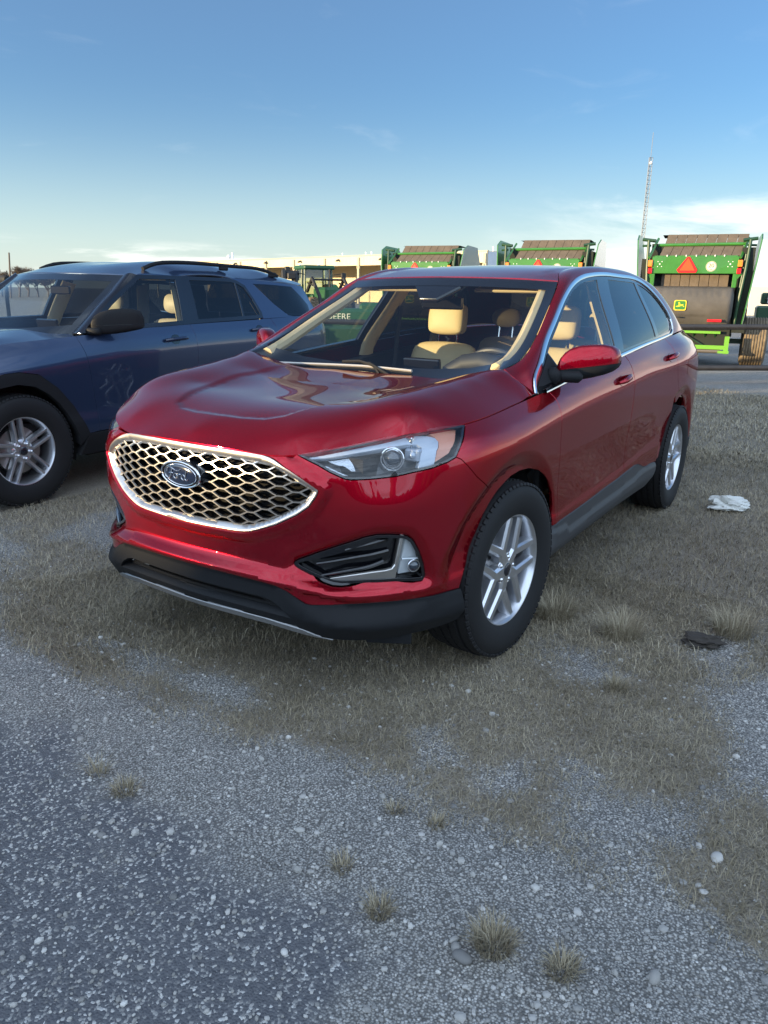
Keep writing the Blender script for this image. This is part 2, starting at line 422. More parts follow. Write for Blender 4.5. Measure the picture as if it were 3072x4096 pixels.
def inside(poly, X):
    poly = np.asarray(poly); x, y = X[:, 0], X[:, 1]; c = np.zeros(len(X), bool)
    x0, y0 = poly[:, 0], poly[:, 1]; x1, y1 = np.roll(x0, -1), np.roll(y0, -1)
    for a, b, e, f in zip(x0, y0, x1, y1):
        if b == f: continue
        c ^= ((b > y) != (f > y)) & (x < (e - a) * (y - b) / (f - b) + a)
    return c

def seg_dist(poly, X, closed=True):
    A = np.asarray(poly, float); B = np.roll(A, -1, 0)
    if not closed: A, B = A[:-1], B[:-1]
    best = np.full(len(X), 1e9)
    for a, b in zip(A, B):
        ab = b - a; L = ab @ ab + 1e-18; t = np.clip(((X - a) @ ab) / L, 0, 1)
        best = np.minimum(best, np.linalg.norm(X - a - t[:, None] * ab, axis=1))
    return best
# ---------------------------------------------------------------- the red car's body surface
RED_PLAN = [(.944,0),(.935,.2),(.903,.39),(.842,.545),(.775,.645),(.665,.75),(.535,.84),(.39,.905),(.20,.942),(0,.953),(-.35,.945),(-.8,.938),
            (-1.5,.938),(-2.1,.938),(-2.5,.947),(-2.85,.954),(-3.2,.938),(-3.5,.888),(-3.68,.78),(-3.77,.55),(-3.81,0)]
RED_Z = [
 [.335,.40,.490,.512,.553,.64,.75,.86,.915,.953],
 [.330,.40,.487,.510,.551,.64,.75,.86,.915,.953],
 [.315,.39,.478,.495,.540,.63,.75,.86,.91,.944],
 [.295,.36,.452,.475,.515,.62,.75,.86,.92,.963],
 [.278,.34,.420,.455,.495,.60,.75,.86,.93,.984],
 [.272,.335,.415,.455,.490,.60,.75,.87,.945,1.002],
 [.275,.335,.410,.455,.490,.60,.75,.88,.962,1.018],
 [.285,.34,.410,.460,.490,.60,.75,.89,.972,1.028],
 [.300,.35,.420,.470,.500,.60,.75,.90,.985,1.042],
 [.300,.36,.430,.480,.510,.60,.75,.92,1.0,1.058],
 [.290,.36,.445,.490,.520,.62,.78,.94,1.028,1.084],
 [.290,.36,.442,.490,.530,.65,.81,.965,1.06,1.123],
 [.300,.38,.485,.520,.560,.68,.84,1.0,1.103,1.178],
 [.300,.39,.480,.550,.610,.70,.86,1.03,1.135,1.215],
 [.300,.38,.460,.560,.630,.72,.88,1.05,1.155,1.235],
 [.300,.38,.460,.560,.630,.74,.90,1.06,1.17,1.245],
 [.310,.38,.460,.560,.630,.74,.90,1.06,1.17,1.25],
 [.330,.40,.480,.560,.630,.74,.90,1.06,1.17,1.25],
 [.340,.42,.500,.560,.630,.74,.90,1.06,1.17,1.25],
 [.350,.42,.500,.560,.630,.74,.90,1.06,1.17,1.25],
 [.350,.42,.500,.560,.630,.74,.90,1.06,1.17,1.25]]
RED_D = [
 [-.030,-.004,-.002,.018,-.022,-.014,-.004,.000,-.010,-.030],
 [-.030,-.004,-.002,.018,-.022,-.014,-.004,.000,-.010,-.030],
 [-.022,.008,.006,.024,-.016,-.012,-.004,.000,-.010,-.030],
 [-.004,.022,.014,.030,-.008,-.010,-.003,-.002,-.012,-.034],
 [-.008,.024,.006,.022,-.004,.008,.010,.000,-.016,-.050],
 [-.012,.024,.010,.026,.010,.020,.018,.000,-.018,-.062],
 [-.016,.014,.004,.014,.010,.014,.012,.000,-.018,-.070],
 [-.020,.006,.000,.004,.002,.004,.005,-.001,-.020,-.076],
 [-.026,.000,-.006,-.004,-.008,-.004,.001,-.003,-.024,-.078],
 [-.030,-.004,-.006,-.005,-.010,-.006,.000,-.005,-.030,-.084],
 [-.040,-.006,-.004,-.006,-.012,-.010,-.002,-.004,-.030,-.075],
 [-.042,-.006,-.004,-.005,-.012,-.010,-.001,-.003,-.026,-.063],
 [-.042,-.006,-.004,-.005,-.012,-.010,-.001,-.002,-.026,-.060],
 [-.042,-.006,-.004,-.006,-.012,-.010,-.001,-.002,-.028,-.066],
 [-.042,-.006,-.004,-.004,-.008,-.006,-.001,-.003,-.040,-.098],
 [-.035,-.006,-.004,-.003,-.004,-.003,-.001,-.004,-.044,-.122],
 [-.030,-.006,-.004,-.003,-.003,-.002,-.001,-.008,-.055,-.148],
 [-.030,-.006,-.004,-.002,-.002,-.002,-.002,-.014,-.060,-.142],
 [-.030,-.006,-.002,.000,.000,-.004,-.010,-.020,-.050,-.100],
 [-.030,-.006,.000,.000,.000,-.010,-.030,-.040,-.060,-.090],
 [-.030,-.006,.000,.000,.000,-.010,-.040,-.050,-.070,-.090]]
RED = Belt(RED_PLAN, RED_Z, RED_D, arches=[(.02,.375,.520,.07,.032,.36),(-2.80,.385,.525,.06,.030,.36)])
RED.crisp = .8
# outlines on the red body: (distance along the plan curve, height) in metres
RO = {
 'hl_top': [(0.4875,0.956),(0.5859,0.9775),(0.7227,0.9975),(0.8184,1.0119),(0.9182,1.0253),(1.017,1.0332),(1.0894,1.0356),(1.153,1.0343),(1.2033,1.0318)],
 'hl_rear': [(1.2033,1.0318),(1.1711,1.0091),(1.1286,0.9779),(1.1057,0.9511),(1.0891,0.9309)],
 'hl_bot': [(1.0891,0.9309),(1.0487,0.9166),(0.9822,0.9013),(0.9111,0.8931),(0.8433,0.8827),(0.7567,0.8779),(0.6853,0.8765),(0.6604,0.8807),(0.6105,0.9025),(0.568,0.9254),(0.5232,0.9427),(0.4875,0.956)],
 'hl_drl': [(0.517,0.9556),(0.5498,0.9603),(0.7217,0.9882),(0.8401,1.0056),(0.9147,1.016),(0.9606,1.0179),(1.007,1.0164),(1.0354,1.0104),(1.0419,0.9991),(1.0206,0.9666),(1.0025,0.9122),(0.9395,0.9045),(0.9532,0.9589),(0.963,0.9841),(0.9467,0.9946),(0.9065,0.9949),(0.8354,0.9884),(0.72,0.9735),(0.5874,0.9542),(0.5226,0.9472)],
 'hl_amber': [(1.0157,1.0265),(1.085,1.0301),(1.1604,1.0283),(1.1031,0.9839),(1.0745,0.9499),(1.0082,0.9214),(1.0256,0.9662),(1.0457,0.9971),(1.0402,1.0131)],
 'hl_turn': [(0.5699,0.9301),(0.6018,0.9219),(0.6438,0.9028),(0.675,0.8904),(0.648,0.8936),(0.6062,0.9112)],
 'hl_grid': [(0.6006,0.9515),(0.6656,0.9611),(0.7059,0.9664),(0.7,0.9481),(0.7161,0.9287),(0.7534,0.9059),(0.6899,0.9074),(0.6649,0.9254)],
 'hl_proj': [(0.8544,0.966)],
 'hl_proj2': [(0.9312,0.9696)],
 'grille': [(0.0088,0.6523),(0.1112,0.6536),(0.2406,0.6568),(0.2775,0.6595),(0.3077,0.6651),(0.3487,0.6786),(0.4147,0.704),(0.4926,0.7459),(0.5374,0.7785),(0.5653,0.8198),(0.5725,0.8374),(0.5707,0.8431),(0.5623,0.8486),(0.5197,0.8766),(0.47,0.9045),(0.4088,0.9326),(0.385,0.9397),(0.356,0.9449),(0.2992,0.9484),(0.1802,0.9522),(0.0889,0.9529)],
 'fog': [(0.4731,0.5603),(0.4784,0.5703),(0.4905,0.5772),(0.5546,0.6047),(0.652,0.6439),(0.729,0.6713),(0.7756,0.6802),(0.8236,0.678),(0.8736,0.6711),(0.8909,0.6642),(0.9123,0.6449),(0.9349,0.6044),(0.9564,0.5486),(0.9642,0.5118),(0.965,0.4974),(0.9559,0.4863),(0.9158,0.488),(0.8467,0.4946),(0.7488,0.4956),(0.652,0.4914),(0.6199,0.4951),(0.5874,0.505),(0.5375,0.5246),(0.4936,0.5429),(0.4771,0.5522)],
 'foglamp': [(0.8875,0.6629),(0.8808,0.6216),(0.8699,0.5676),(0.8595,0.5091),(0.8868,0.5116),(0.9237,0.5138),(0.9391,0.53),(0.9457,0.5538),(0.9333,0.5978),(0.9123,0.6432),(0.898,0.6584)],
 'fogsplit': [(0.8711,0.5763),(0.9445,0.5717)],
 'foground': [(0.9201,0.5452)],
 'fogtrim': [(0.6033,0.51),(0.6841,0.5224),(0.7634,0.5336),(0.8115,0.5378),(0.8343,0.543),(0.8451,0.5579),(0.8501,0.5909),(0.8611,0.654),(0.8642,0.6721),(0.8737,0.6701),(0.867,0.6299),(0.8562,0.5692),(0.8463,0.5033),(0.7486,0.5017),(0.6844,0.498),(0.6585,0.4989)],
 'fogslat1': [(0.6614,0.6217),(0.6831,0.6274),(0.7448,0.6386),(0.8207,0.6526)],
 'fogslat2': [(0.5577,0.5649),(0.652,0.5793),(0.7452,0.595),(0.8247,0.607)],
 'fogslat3': [(0.5772,0.5216),(0.668,0.5347),(0.7628,0.5481),(0.807,0.5614)],
 'clad': [(0.0688,0.4915),(0.2451,0.4893),(0.3638,0.483),(0.4219,0.4839),(0.4529,0.4651),(0.5035,0.4372),(0.5264,0.4251),(0.5393,0.4213),(0.5991,0.4216),(0.6519,0.4227),(0.7799,0.4282),(0.9187,0.4218),(0.9641,0.422),(1.0492,0.419),(1.1272,0.4183)],
 'cladcrease': [(0.0655,0.472),(0.2422,0.477),(0.3809,0.4711),(0.4174,0.4564),(0.4699,0.4263),(0.52,0.398),(0.5682,0.3678),(0.6058,0.3506),(0.6307,0.3486),(0.6269,0.3494),(0.7463,0.349),(0.8635,0.3491),(0.9186,0.3738),(0.9809,0.4018),(1.0218,0.4037)],
 'intake': [(0.0618,0.4325),(0.2393,0.4298),(0.3376,0.43),(0.3609,0.4292),(0.3985,0.4185),(0.4346,0.3969),(0.4768,0.3545),(0.3512,0.3601),(0.2255,0.3641),(0.0383,0.3562)],
 'lip': [(0.0383,0.3562),(0.2255,0.3641),(0.3512,0.3601),(0.4768,0.3545),(0.5076,0.322),(0.547,0.3024),(0.5928,0.2828),(0.494,0.3016),(0.3795,0.3149),(0.2099,0.3212),(0.0167,0.3127)],
 'seam': [(1.0891,0.9309),(1.1096,0.922),(1.143,0.8933),(1.1884,0.8491),(1.2566,0.7955),(1.162,0.8693),(1.203,0.8345),(1.3081,0.7743)],
 'archF': [(1.1306,0.4182),(1.148,0.4575),(1.1795,0.5024),(1.2107,0.5519),(1.242,0.6108),(1.284,0.6752),(1.3305,0.7206),(1.3824,0.7544),(1.4402,0.7766),(1.4953,0.7923),(1.5835,0.7987),(1.6844,0.7897),(1.774,0.7662),(1.843,0.7315),(1.9037,0.6866),(1.9533,0.6297),(1.9863,0.5573),(1.9886,0.5042),(1.9831,0.4665),(1.9506,0.3284)],
 'archR': [(3.9045,0.4512),(3.9319,0.4579),(3.993,0.5144),(4.081,0.5891),(4.1433,0.6696),(4.2019,0.736),(4.2727,0.786),(4.3602,0.8193),(4.4772,0.829),(4.5309,0.8282)],
 'fend_top': [(1.2032,1.0334),(1.4177,1.0552),(1.689,1.0735),(1.8337,1.0842)],
 'door1': [(2.0298,1.0947),(2.019,1.0642),(2.0085,1.0275),(2.0041,1.044),(2.002,0.9986),(1.9808,0.9714),(1.9835,0.9341),(1.9925,0.9021),(1.9844,0.8449),(1.9934,0.7386),(2.038,0.585),(2.0446,0.4705)],
 'door2': [(3.1112,1.1796),(3.1306,1.1456),(3.1481,1.0963),(3.141,1.0558),(3.103,1.0177),(3.132,0.9276),(3.1192,0.8211),(3.1035,0.7221),(3.1008,0.6516),(3.156,0.5752),(3.1678,0.542),(3.0459,0.5153)],
 'door3': [(4.1307,1.2281),(4.1519,1.2037),(4.1368,1.1636),(4.1183,1.1211),(4.0505,1.0684),(4.1273,0.9826),(4.2099,0.9119)],
 'cladside': [(1.988,0.4603),(2.0293,0.465),(2.1155,0.4681),(2.2872,0.4694),(2.5148,0.4759),(2.7611,0.4885),(2.9711,0.4942),(3.154,0.5041),(3.3189,0.5131),(3.4042,0.5026),(3.4694,0.4848),(3.5278,0.4671),(3.6016,0.4553),(3.7048,0.4569),(3.896,0.4451)],
 'cladstep': [(2.1211,0.4648),(2.1728,0.4216),(2.2167,0.4008),(2.2736,0.3942),(2.5391,0.3943),(2.7886,0.4053),(3.0491,0.4204),(3.2958,0.426),(3.5067,0.4383),(3.5272,0.4492),(3.4568,0.4741),(3.3306,0.4994)],
 'sillbot': [(1.9765,0.4452),(1.9517,0.3867),(1.9343,0.3352),(2.0415,0.3259),(2.1575,0.3371),(2.2991,0.3558),(2.5517,0.362),(2.8998,0.3578),(3.2664,0.3601),(3.8544,0.2984),(3.8063,0.3931),(3.8953,0.4351)],
 'handle1': [(2.8218,1.077),(2.8952,1.0838),(3.0142,1.0839),(3.0669,1.0708),(3.0894,1.0562),(3.0761,1.0424),(2.9863,1.0388),(2.8643,1.0348),(2.7931,1.0304)],
 'handle2': [(3.8559,1.1205),(3.9354,1.1329),(4.0155,1.1329),(4.0592,1.1177),(4.07,1.102),(4.0014,1.0931),(3.871,1.0882),(3.8154,1.0875)],
 'emblem': [(0.0098,0.8407),(-0.095,0.8401),(0.1059,0.8403),(0.0282,0.8876),(-0.0147,0.7892)],
}
# ================================================================ the red car
paint = mat('red_paint', (.36, .002, .014), rough=.27, metal=.82, coat=1.0)
black_pl = mat('black_plastic', (.012, .013, .015), rough=.62, spec=.22, bump=.15, bscale=400)
paint.node_tree.nodes['Principled BSDF'].inputs['Specular Tint'].default_value = (.55, .06, .09, 1); paint.node_tree.nodes['Principled BSDF'].inputs['Coat IOR'].default_value = 1.45
sill_pl = mat('sill_plastic', (.040, .042, .046), rough=.5, spec=.4, bump=.15, bscale=400)
gloss_bk = mat('gloss_black', (.006, .006, .008), rough=.12, coat=.6)
dark_in = mat('dark_inner', (.006, .006, .006), rough=.9)
chrome = mat('chrome', (.80, .80, .82), rough=.10, metal=1.0)
satin = mat('satin_silver', (.62, .60, .57), rough=.32, metal=1.0)
rubber = mat('rubber', (.011, .011, .012), rough=.7, spec=.35, bump=.2, bscale=150)
alloy = mat('alloy', (.66, .67, .70), rough=.30, metal=.9, coat=.4)
steel = mat('brake_steel', (.35, .34, .33), rough=.4, metal=1.0)
clear_g = glass('clear_glass', (.93, .96, .95), f0=.075)
side_g = glass('side_glass', (.74, .80, .79), f0=.06)
priv_g = glass('privacy_glass', (.05, .055, .06), f0=.055)
lens_g = glass('lens_glass', (.95, .96, .97), f0=.045)
beige = mat('beige_leather', (.60, .47, .25), rough=.55, noise=.06, nscale=6, bump=.1, bscale=500)
beige_tr = mat('beige_trim', (.44, .36, .22), rough=.7)
dash_bk = mat('dash_black', (.018, .019, .021), rough=.6, bump=.2, bscale=500)

red = thing('suv', 'shiny red suv with hexagon mesh grille and silver wheels parked in the foreground', 'car')

# ---- cleaned seams (distance along plan curve, height)
def zl(l, s): return RED.Z(np.abs(np.atleast_1d(s)))[:, l]
S_FEND_END = float(RED.s_of_x(-.262))
def top_curve(a, b, n=40): s = np.linspace(a, b, n); return np.c_[s, RED.top(s)]
clad_b = np.array([(0, .491), (.0675, .4909), (.2435, .488), (.3626, .483), (.41, .478), (.453, .465), (.503, .437), (.526, .425), (.545, .4215), (.65, .4225),
                   (.78, .425), (.92, .4215), (1.05, .4183), (1.1306, .4182)])
archF = np.array(RO['archF']); archR = np.array(RO['archR'])
aR_far = archR[-1]
x_of = lambda s: RED.xy(np.abs(s))[:, 0]
rr_top = archR[archR[:, 1].argmax()]; cR = float(RED.s_of_x(-2.80))
archR_full = np.r_[archR, [(cR + .10, .835), (cR + .22, .79), (cR + .31, .72), (cR + .37, .63), (cR + .40, .53), (cR + .40, .40)]]
seam = np.array([(1.2034, 1.0318), (1.17, .985), (1.13, .945), (1.089, .931)])
hl_rear = np.array(RO['hl_rear']); hl_bot = np.array(RO['hl_bot']); hl_top = np.array(RO['hl_top'])
seam = np.array([hl_rear[-1], (1.11, .922), (1.143, .893), (1.188, .849), (1.25, .805), (1.308, .775), (1.36, .741)])
d1 = np.array([(S_FEND_END + .045, RED.top(S_FEND_END + .045)[0]), (1.974, 1.06), (1.983, 1.03), (1.985, 1.0), (1.984, .93), (1.985, .845), (1.995, .74), (2.02, .62), (2.04, .52), (2.043, .464)])
d1[0] = (1.955, RED.top(1.955)[0])
d2 = np.array([(3.069, RED.top(3.069)[0]), (3.10, 1.148), (3.126, 1.098), (3.134, 1.05), (3.133, .93), (3.119, .82), (3.106, .72), (3.10, .65), (3.102, .58), (3.106, .503)])
d3 = np.array([(4.035, RED.top(4.035)[0]), (4.085, 1.195), (4.102, 1.15), (4.106, 1.10), (4.113, 1.03), (4.135, .97), (4.175, .91), (4.235, .855)])
cs = np.array(RO['cladside'])
def arch_part(A, a, b):            # part of an arch opening between two s positions (A ordered front to rear)
    return A[(A[:, 0] >= a) & (A[:, 0] <= b)]
kF = int(np.argmin(np.abs(archF[:, 0] - 1.355)))

def arch_line(cx, cz, R):
    a = np.radians(np.linspace(-30, 205, 80)); z = cz + R * np.sin(a) * np.where(np.sin(a) < 0, 1.25, 1); x = cx + R * np.cos(a)
    return np.c_[RED.s_of_x(x), z]
# ---- bumper (spans both sides), cladding, fenders, doors, quarters
gr = np.array(RO['grille']); gr[0, 0] = 0; gr[-1, 0] = 0; gr[0, 1] = .652; gr[-1, 1] = .9525
grR = gr                                               # from bottom centre round to top centre
gtc = 16                                               # index of the upper corner of the grille
tip = hl_bot[-1]
frontarch = archF[:kF + 1]
right = np.r_[clad_b, frontarch[1:], seam[::-1], hl_bot[1:], [(tip[0] - .012, RED.top(tip[0] - .012)[0] - .004)],
              [(s, RED.top(s)[0] - .003) for s in np.linspace(tip[0] - .03, gr[gtc, 0] + .004, 4)], gr[gtc:0:-1], gr[:1]]
left = right[1:-1][::-1] * [-1, 1]
bump_out = np.r_[right, left]
fogp = np.array(RO['fog'])
def lip_f(u, v):                       # raised lip round the grille
    P = np.c_[np.abs(u), v]; full = np.r_[gr, gr[::-1] * [-1, 1]]
    d = seg_dist(gr, P, closed=False); w = np.clip((P[:, 1] - .56) / .06, 0, 1)
    fd = seg_dist(fogp, P)
    return .012 * np.clip(1 - (d - .026) / .014, 0, 1) * w - .016 * np.clip(1 - fd / .035, 0, 1) ** 1.6
LS = np.linspace(-1.0, 1.0, 90)
ringb = np.r_[gr, (gr[::-1] * [-1, 1])[1:-1]]; rings = [inset(ringb, -.026), inset(ringb, -.040)]
AFB = arch_line(*RED.arches[0][:3])
panel('front_bumper', RED, bump_out, paint, red, holes=[fogp, fogp[::-1] * [-1, 1]], step=.016, lines=rings + [AFB, AFB * [-1, 1]] + [np.c_[LS, zl(k, LS)] for k in (3, 4)], offf=lip_f, thick=.03)

s_in = np.array(RO['intake']); lipo = np.array(RO['lip'])
cl_bot = np.array([(s, zl(0, s)[0]) for s in np.linspace(1.15, 0, 40)])
cl_right = np.r_[clad_b, [(1.135, .40), (1.15, .33)], cl_bot]
intake = np.array([(0, .432), (.0618, .432), (.24, .430), (.338, .4295), (.361, .428), (.3986, .4186), (.4347, .397), (.474, .361), (.354, .3645), (.228, .367), (.04, .366), (0, .366)])
cl_all = np.r_[cl_right[:-1], (cl_right[1:-1][::-1] * [-1, 1]), cl_right[-1:]]
cl_all = np.r_[cl_right, (cl_right[1:-1][::-1] * [-1, 1])]
in_all = np.r_[intake, (intake[1:-1][::-1] * [-1, 1])]
crz = np.array([(.0, .473), (.0652, .473), (.2421, .472), (.38, .466), (.4173, .4563), (.4699, .4263), (.52, .3982), (.5683, .368), (.61, .3507), (.6307, .3487), (.746, .3496), (.88, .352), (.9186, .3738), (.9812, .4016), (1.05, .403)])
lipL = np.array([(0, .334), (.04, .334), (.21, .337), (.36, .334), (.45, .325), (.5081, .317), (.56, .297), (.62, .280), (.494, .2995), (.38, .311), (.21, .314), (0, .314)])
lip_all = np.r_[lipL, (lipL[1:-1][::-1] * [-1, 1])]
panel('lower_cladding', RED, cl_all, black_pl, red, holes=[inset(in_all, .001)], step=.018, lines=[crz, crz[::-1] * [-1, 1]], thick=.05, gap=0,
      offf=lambda u, v: np.where(inside(lip_all, np.c_[u, v]) & (v < .36), -.006, 0.0) + .012 * np.clip(1 - np.abs(v - np.interp(np.abs(u), crz[:, 0], crz[:, 1])) / np.where(v > np.interp(np.abs(u), crz[:, 0], crz[:, 1]), .055, .10), 0, 1) * np.clip((np.abs(u) - .40) / .12, 0, 1))
panel('skid_strip', RED, lip_all, mat('skid_silver', (.30, .30, .30), rough=.42, metal=.7), red, step=.012, off=.004, thick=.012, gap=0)
mb = MB()
for z, dep in ((.418, .035), (.395, .045), (.372, .04)):
    s = np.linspace(-.42, .42, 40); P = RED(s, np.full(40, z), -dep); mb.tube(P, .0065, 6)
s = np.linspace(-.5, .5, 50); 
for z0, z1 in ((.35, .44),):
    A = RED(s, np.full(50, z0), -.09); B = RED(s, np.full(50, z1), -.09); n = len(s)
    mb.add(np.r_[A, B], [(i, i + 1, n + i + 1, n + i) for i in range(n - 1)])
mb.build('intake_slats', dark_in, red)

AF = [arch_line(*RED.arches[0][:3]), arch_line(RED.arches[0][0], RED.arches[0][1], RED.arches[0][2] - .012)]
AR = [arch_line(*RED.arches[1][:3]), arch_line(RED.arches[1][0], RED.arches[1][1], RED.arches[1][2] - .012)]
def side(sgn):
    fl = sgn < 0; sfx = ''
    fend = np.r_[top_curve(hl_rear[0, 0], 1.955, 30), d1[1:], cs[:3][::-1][1:], archF[kF:-1][::-1], seam[::-1][1:], hl_rear[::-1][1:]]
    fend = np.r_[top_curve(hl_rear[0, 0], 1.955, 30), d1[1:], [(2.0, .460), (1.9925, .4593)], archF[kF:-2][::-1], seam[::-1][1:], hl_rear[:-1][::-1]]
    fender = panel('fender', RED, fend, paint, red, step=.018, flip=fl, lines=AF)
    dr1 = np.r_[top_curve(1.955, 3.069, 40), d2[1:], cs[3:7][::-1], [(2.06, .4655)], d1[::-1][:-1]]
    door1 = panel('door', RED, dr1, paint, red, step=.02, flip=fl, gap=.0032)
    c2 = np.array([(3.106, .503), (3.154, .5041), (3.32, .512), (3.404, .503), (3.469, .485), (3.528, .467), (3.60, .4553), (3.7048, .4569), (3.80, .450)])
    dr2 = np.r_[top_curve(3.069, 4.035, 40), d3[1:], archR[(archR[:, 0] < 4.235)][::-1], c2[::-1], d2[::-1][1:-1]]
    door2 = panel('door', RED, dr2, paint, red, step=.02, flip=fl, lines=AR, gap=.0032)
    qt = np.r_[top_curve(4.035, 5.25, 40), [(5.25, .46), (cR + .40, .46)], archR_full[(archR_full[:, 0] > 4.235) & (archR_full[:, 1] > .46)][::-1], d3[::-1][:-1]]
    panel('rear_quarter', RED, qt, paint, red, step=.025, flip=fl, lines=AR)
    # sill cladding
    cu = np.r_[[(1.965, .452)], cs[1:7], c2[1:]]
    sl = np.r_[cu, [(3.80, .40), (3.74, .32)], [(s, .305 + .012 * math.sin((s - 1.9) * 1.8)) for s in np.linspace(3.7, 1.98, 24)], [(1.945, .36)]]
    def sillf(u, v):
        u = np.abs(u); zc = np.interp(u, [1.95, 2.15, 2.2, 3.3, 3.5, 3.9], [.445, .43, .40, .43, .455, .44])
        return np.where(u > 0, .010 * np.clip((zc - v) / .012, 0, 1), 0)
    _q = np.array([(1.95, .445), (2.15, .43), (2.2, .40), (3.3, .43), (3.5, .455), (3.9, .44)]); panel('side_sill', RED, sl, sill_pl, red, step=.018, flip=fl, offf=sillf, off=.004, thick=.06, gap=.001, lines=[_q, _q - [0, .012]])
    ru = np.array([(cR + .40, .458), (5.25, .458), (5.25, .34), (cR + .42, .33)])
    panel('rear_cladding', RED, ru, black_pl, red, step=.03, flip=fl, off=.003)
    # handles
    for dr, (s0, z0) in ((door1, (2.93, 1.058)), (door2, (3.99, 1.118))):
        m_ = MB(); ss = np.linspace(s0 - .10, s0 + .10, 15); zz = z0 + .012 * np.linspace(-1, 1, 15)
        off = .034 - .030 * np.abs(np.linspace(-1, 1, 15)) ** 3; P = RED(ss * (-1 if fl else 1), zz, off); Nn = RED.normal(ss * (-1 if fl else 1), zz) 
        T = np.gradient(P, axis=0); T /= np.linalg.norm(T, axis=1)[:, None]; W = np.cross(T, Nn)
        V = []; w = .017 * (1 - .35 * np.abs(np.linspace(-1, 1, 15)) ** 2)
        for q in range(10):
            a = 2 * math.pi * q / 10; V.append(P + W * (math.cos(a) * w)[:, None] + Nn * (.010 * math.sin(a)))
        V = np.array(V).transpose(1, 0, 2).reshape(-1, 3)
        F = [(i * 10 + k, i * 10 + (k + 1) % 10, (i + 1) * 10 + (k + 1) % 10, (i + 1) * 10 + k) for i in range(14) for k in range(10)] + [tuple(range(10)), tuple(14 * 10 + k for k in range(10))]
        m_.add(V, F); m_.build('handle', paint, dr)
        # recess cup behind the handle
        t = np.linspace(0, 2 * math.pi, 33)[:-1]; cup = np.c_[s0 + .075 * np.cos(t), z0 - .004 + .030 * np.sin(t)]
        panel('handle_cup', RED, cup, paint, dr, step=.01, flip=fl, gap=0, thick=0, off=.0015,
              offf=lambda u, v, s0=s0, z0=z0: -.0 + .0 * u)
    return fender, door1, door2
FEND_L, DOOR1_L, DOOR2_L = side(1)
FEND_R, DOOR1_R, DOOR2_R = side(-1)
rb = np.array([(5.255, 1.245), (2 * RED.smax - 5.255, 1.245)])
class RearWrap:                                   # lets a panel run across the tail centre line
    def __call__(s, u, v, off=0.0):
        u = np.asarray(u, float); w = np.where(u > RED.smax, 2 * RED.smax - u, u); P = RED(w, v, off); return P * np.c_[np.ones(len(u)), np.where(u > RED.smax, -1, 1), np.ones(len(u))]
    def normal(s, u, v):
        u = np.asarray(u, float); w = np.where(u > RED.smax, 2 * RED.smax - u, u); return RED.normal(w, v) * np.c_[np.ones(len(u)), np.where(u > RED.smax, -1, 1), np.ones(len(u))]
RW = RearWrap(); e2 = 2 * RED.smax - 5.255
panel('rear_bumper', RW, [(5.255, .72), (e2, .72), (e2, .36), (5.255, .36)], paint, red, step=.05)
panel('tailgate', RW, [(5.255, 1.245), (e2, 1.245), (e2, .725), (5.255, .725)], paint, red, step=.05)

# ---- hood
sb = np.r_[np.linspace(0, 1.2, 15), np.linspace(1.28, S_FEND_END, 6)]
hp = [tuple(p) for p in RED(sb, RED.top(sb))]
hood_edge2d = [(p[0], p[1]) for p in RED(np.linspace(0, S_FEND_END, 60), RED.top(np.linspace(0, S_FEND_END, 60)))]
nb = len(hp)
hp += [(-.33, 0, 1.113), (-.305, .25, 1.117), (-.27, .39, 1.119), (-.27, .52, 1.134), (-.25, .65, 1.163), (-.217, .741, 1.184), (-.205, .79, 1.158), (-.235, .835, 1.120)]
nr = len(hp)
hp += [(.545, .72, 1.062), (.466, .72, 1.088), (.359, .72, 1.109), (.172, .72, 1.134), (.008, .72, 1.156)]
hp += [(.88, 0, .998), (.74, 0, 1.042), (.40, 0, 1.080), (0, 0, 1.103), (.72, .30, 1.044), (.40, .45, 1.092), (0, .48, 1.118), (.80, .42, 1.006)]
HOOD = HF('z', hp, (0, 0, 1), lam=np.r_[np.full(nb, 8e-4), np.full(nr - nb, 3e-5), np.full(len(hp) - nr, 6e-3)])
hood_rear = [(-.235, .835), (-.205, .79), (-.217, .745), (-.25, .65), (-.27, .52), (-.27, .39), (-.305, .25), (-.325, .12), (-.33, 0)]
half = hood_edge2d + hood_rear
hood_out = np.array(half + [(x, -y) for x, y in half[1:-1][::-1]])
crease = np.array([(.77, 0), (.765, .12), (.745, .23), (.70, .30), (.60, .345), (.42, .41), (.2, .455), (0, .48), (-.25, .50)])
crpoly = np.r_[crease, crease[1:][::-1] * [1, -1]]
cr_in = np.array([(.735, -.19), (.737, 0), (.735, .19)]); _ci = inset(np.r_[crease[::-1], crease[1:] * [1, -1]], .020); cr_in = _ci[1:-1]
def hoodf(u, v):
    P = np.c_[u, v]; d = seg_dist(np.r_[crease[::-1], crease[1:] * [1, -1]], P, closed=False); ins = inside(np.r_[crpoly[:len(crease)], [(-.5, .5), (-.5, -.5)], crpoly[len(crease):]], P)
    fade = np.clip((u + .32) / .35, 0, 1)
    return np.where(ins, -.010 * (lambda t: t * t * (3 - 2 * t))(np.clip(d / .040, 0, 1)), 0) * fade
panel('hood', HOOD, hood_out, paint, red, step=.02, thick=.025, gap=.0025, lines=[np.r_[crease[::-1], crease[1:] * [1, -1]], cr_in], offf=hoodf)

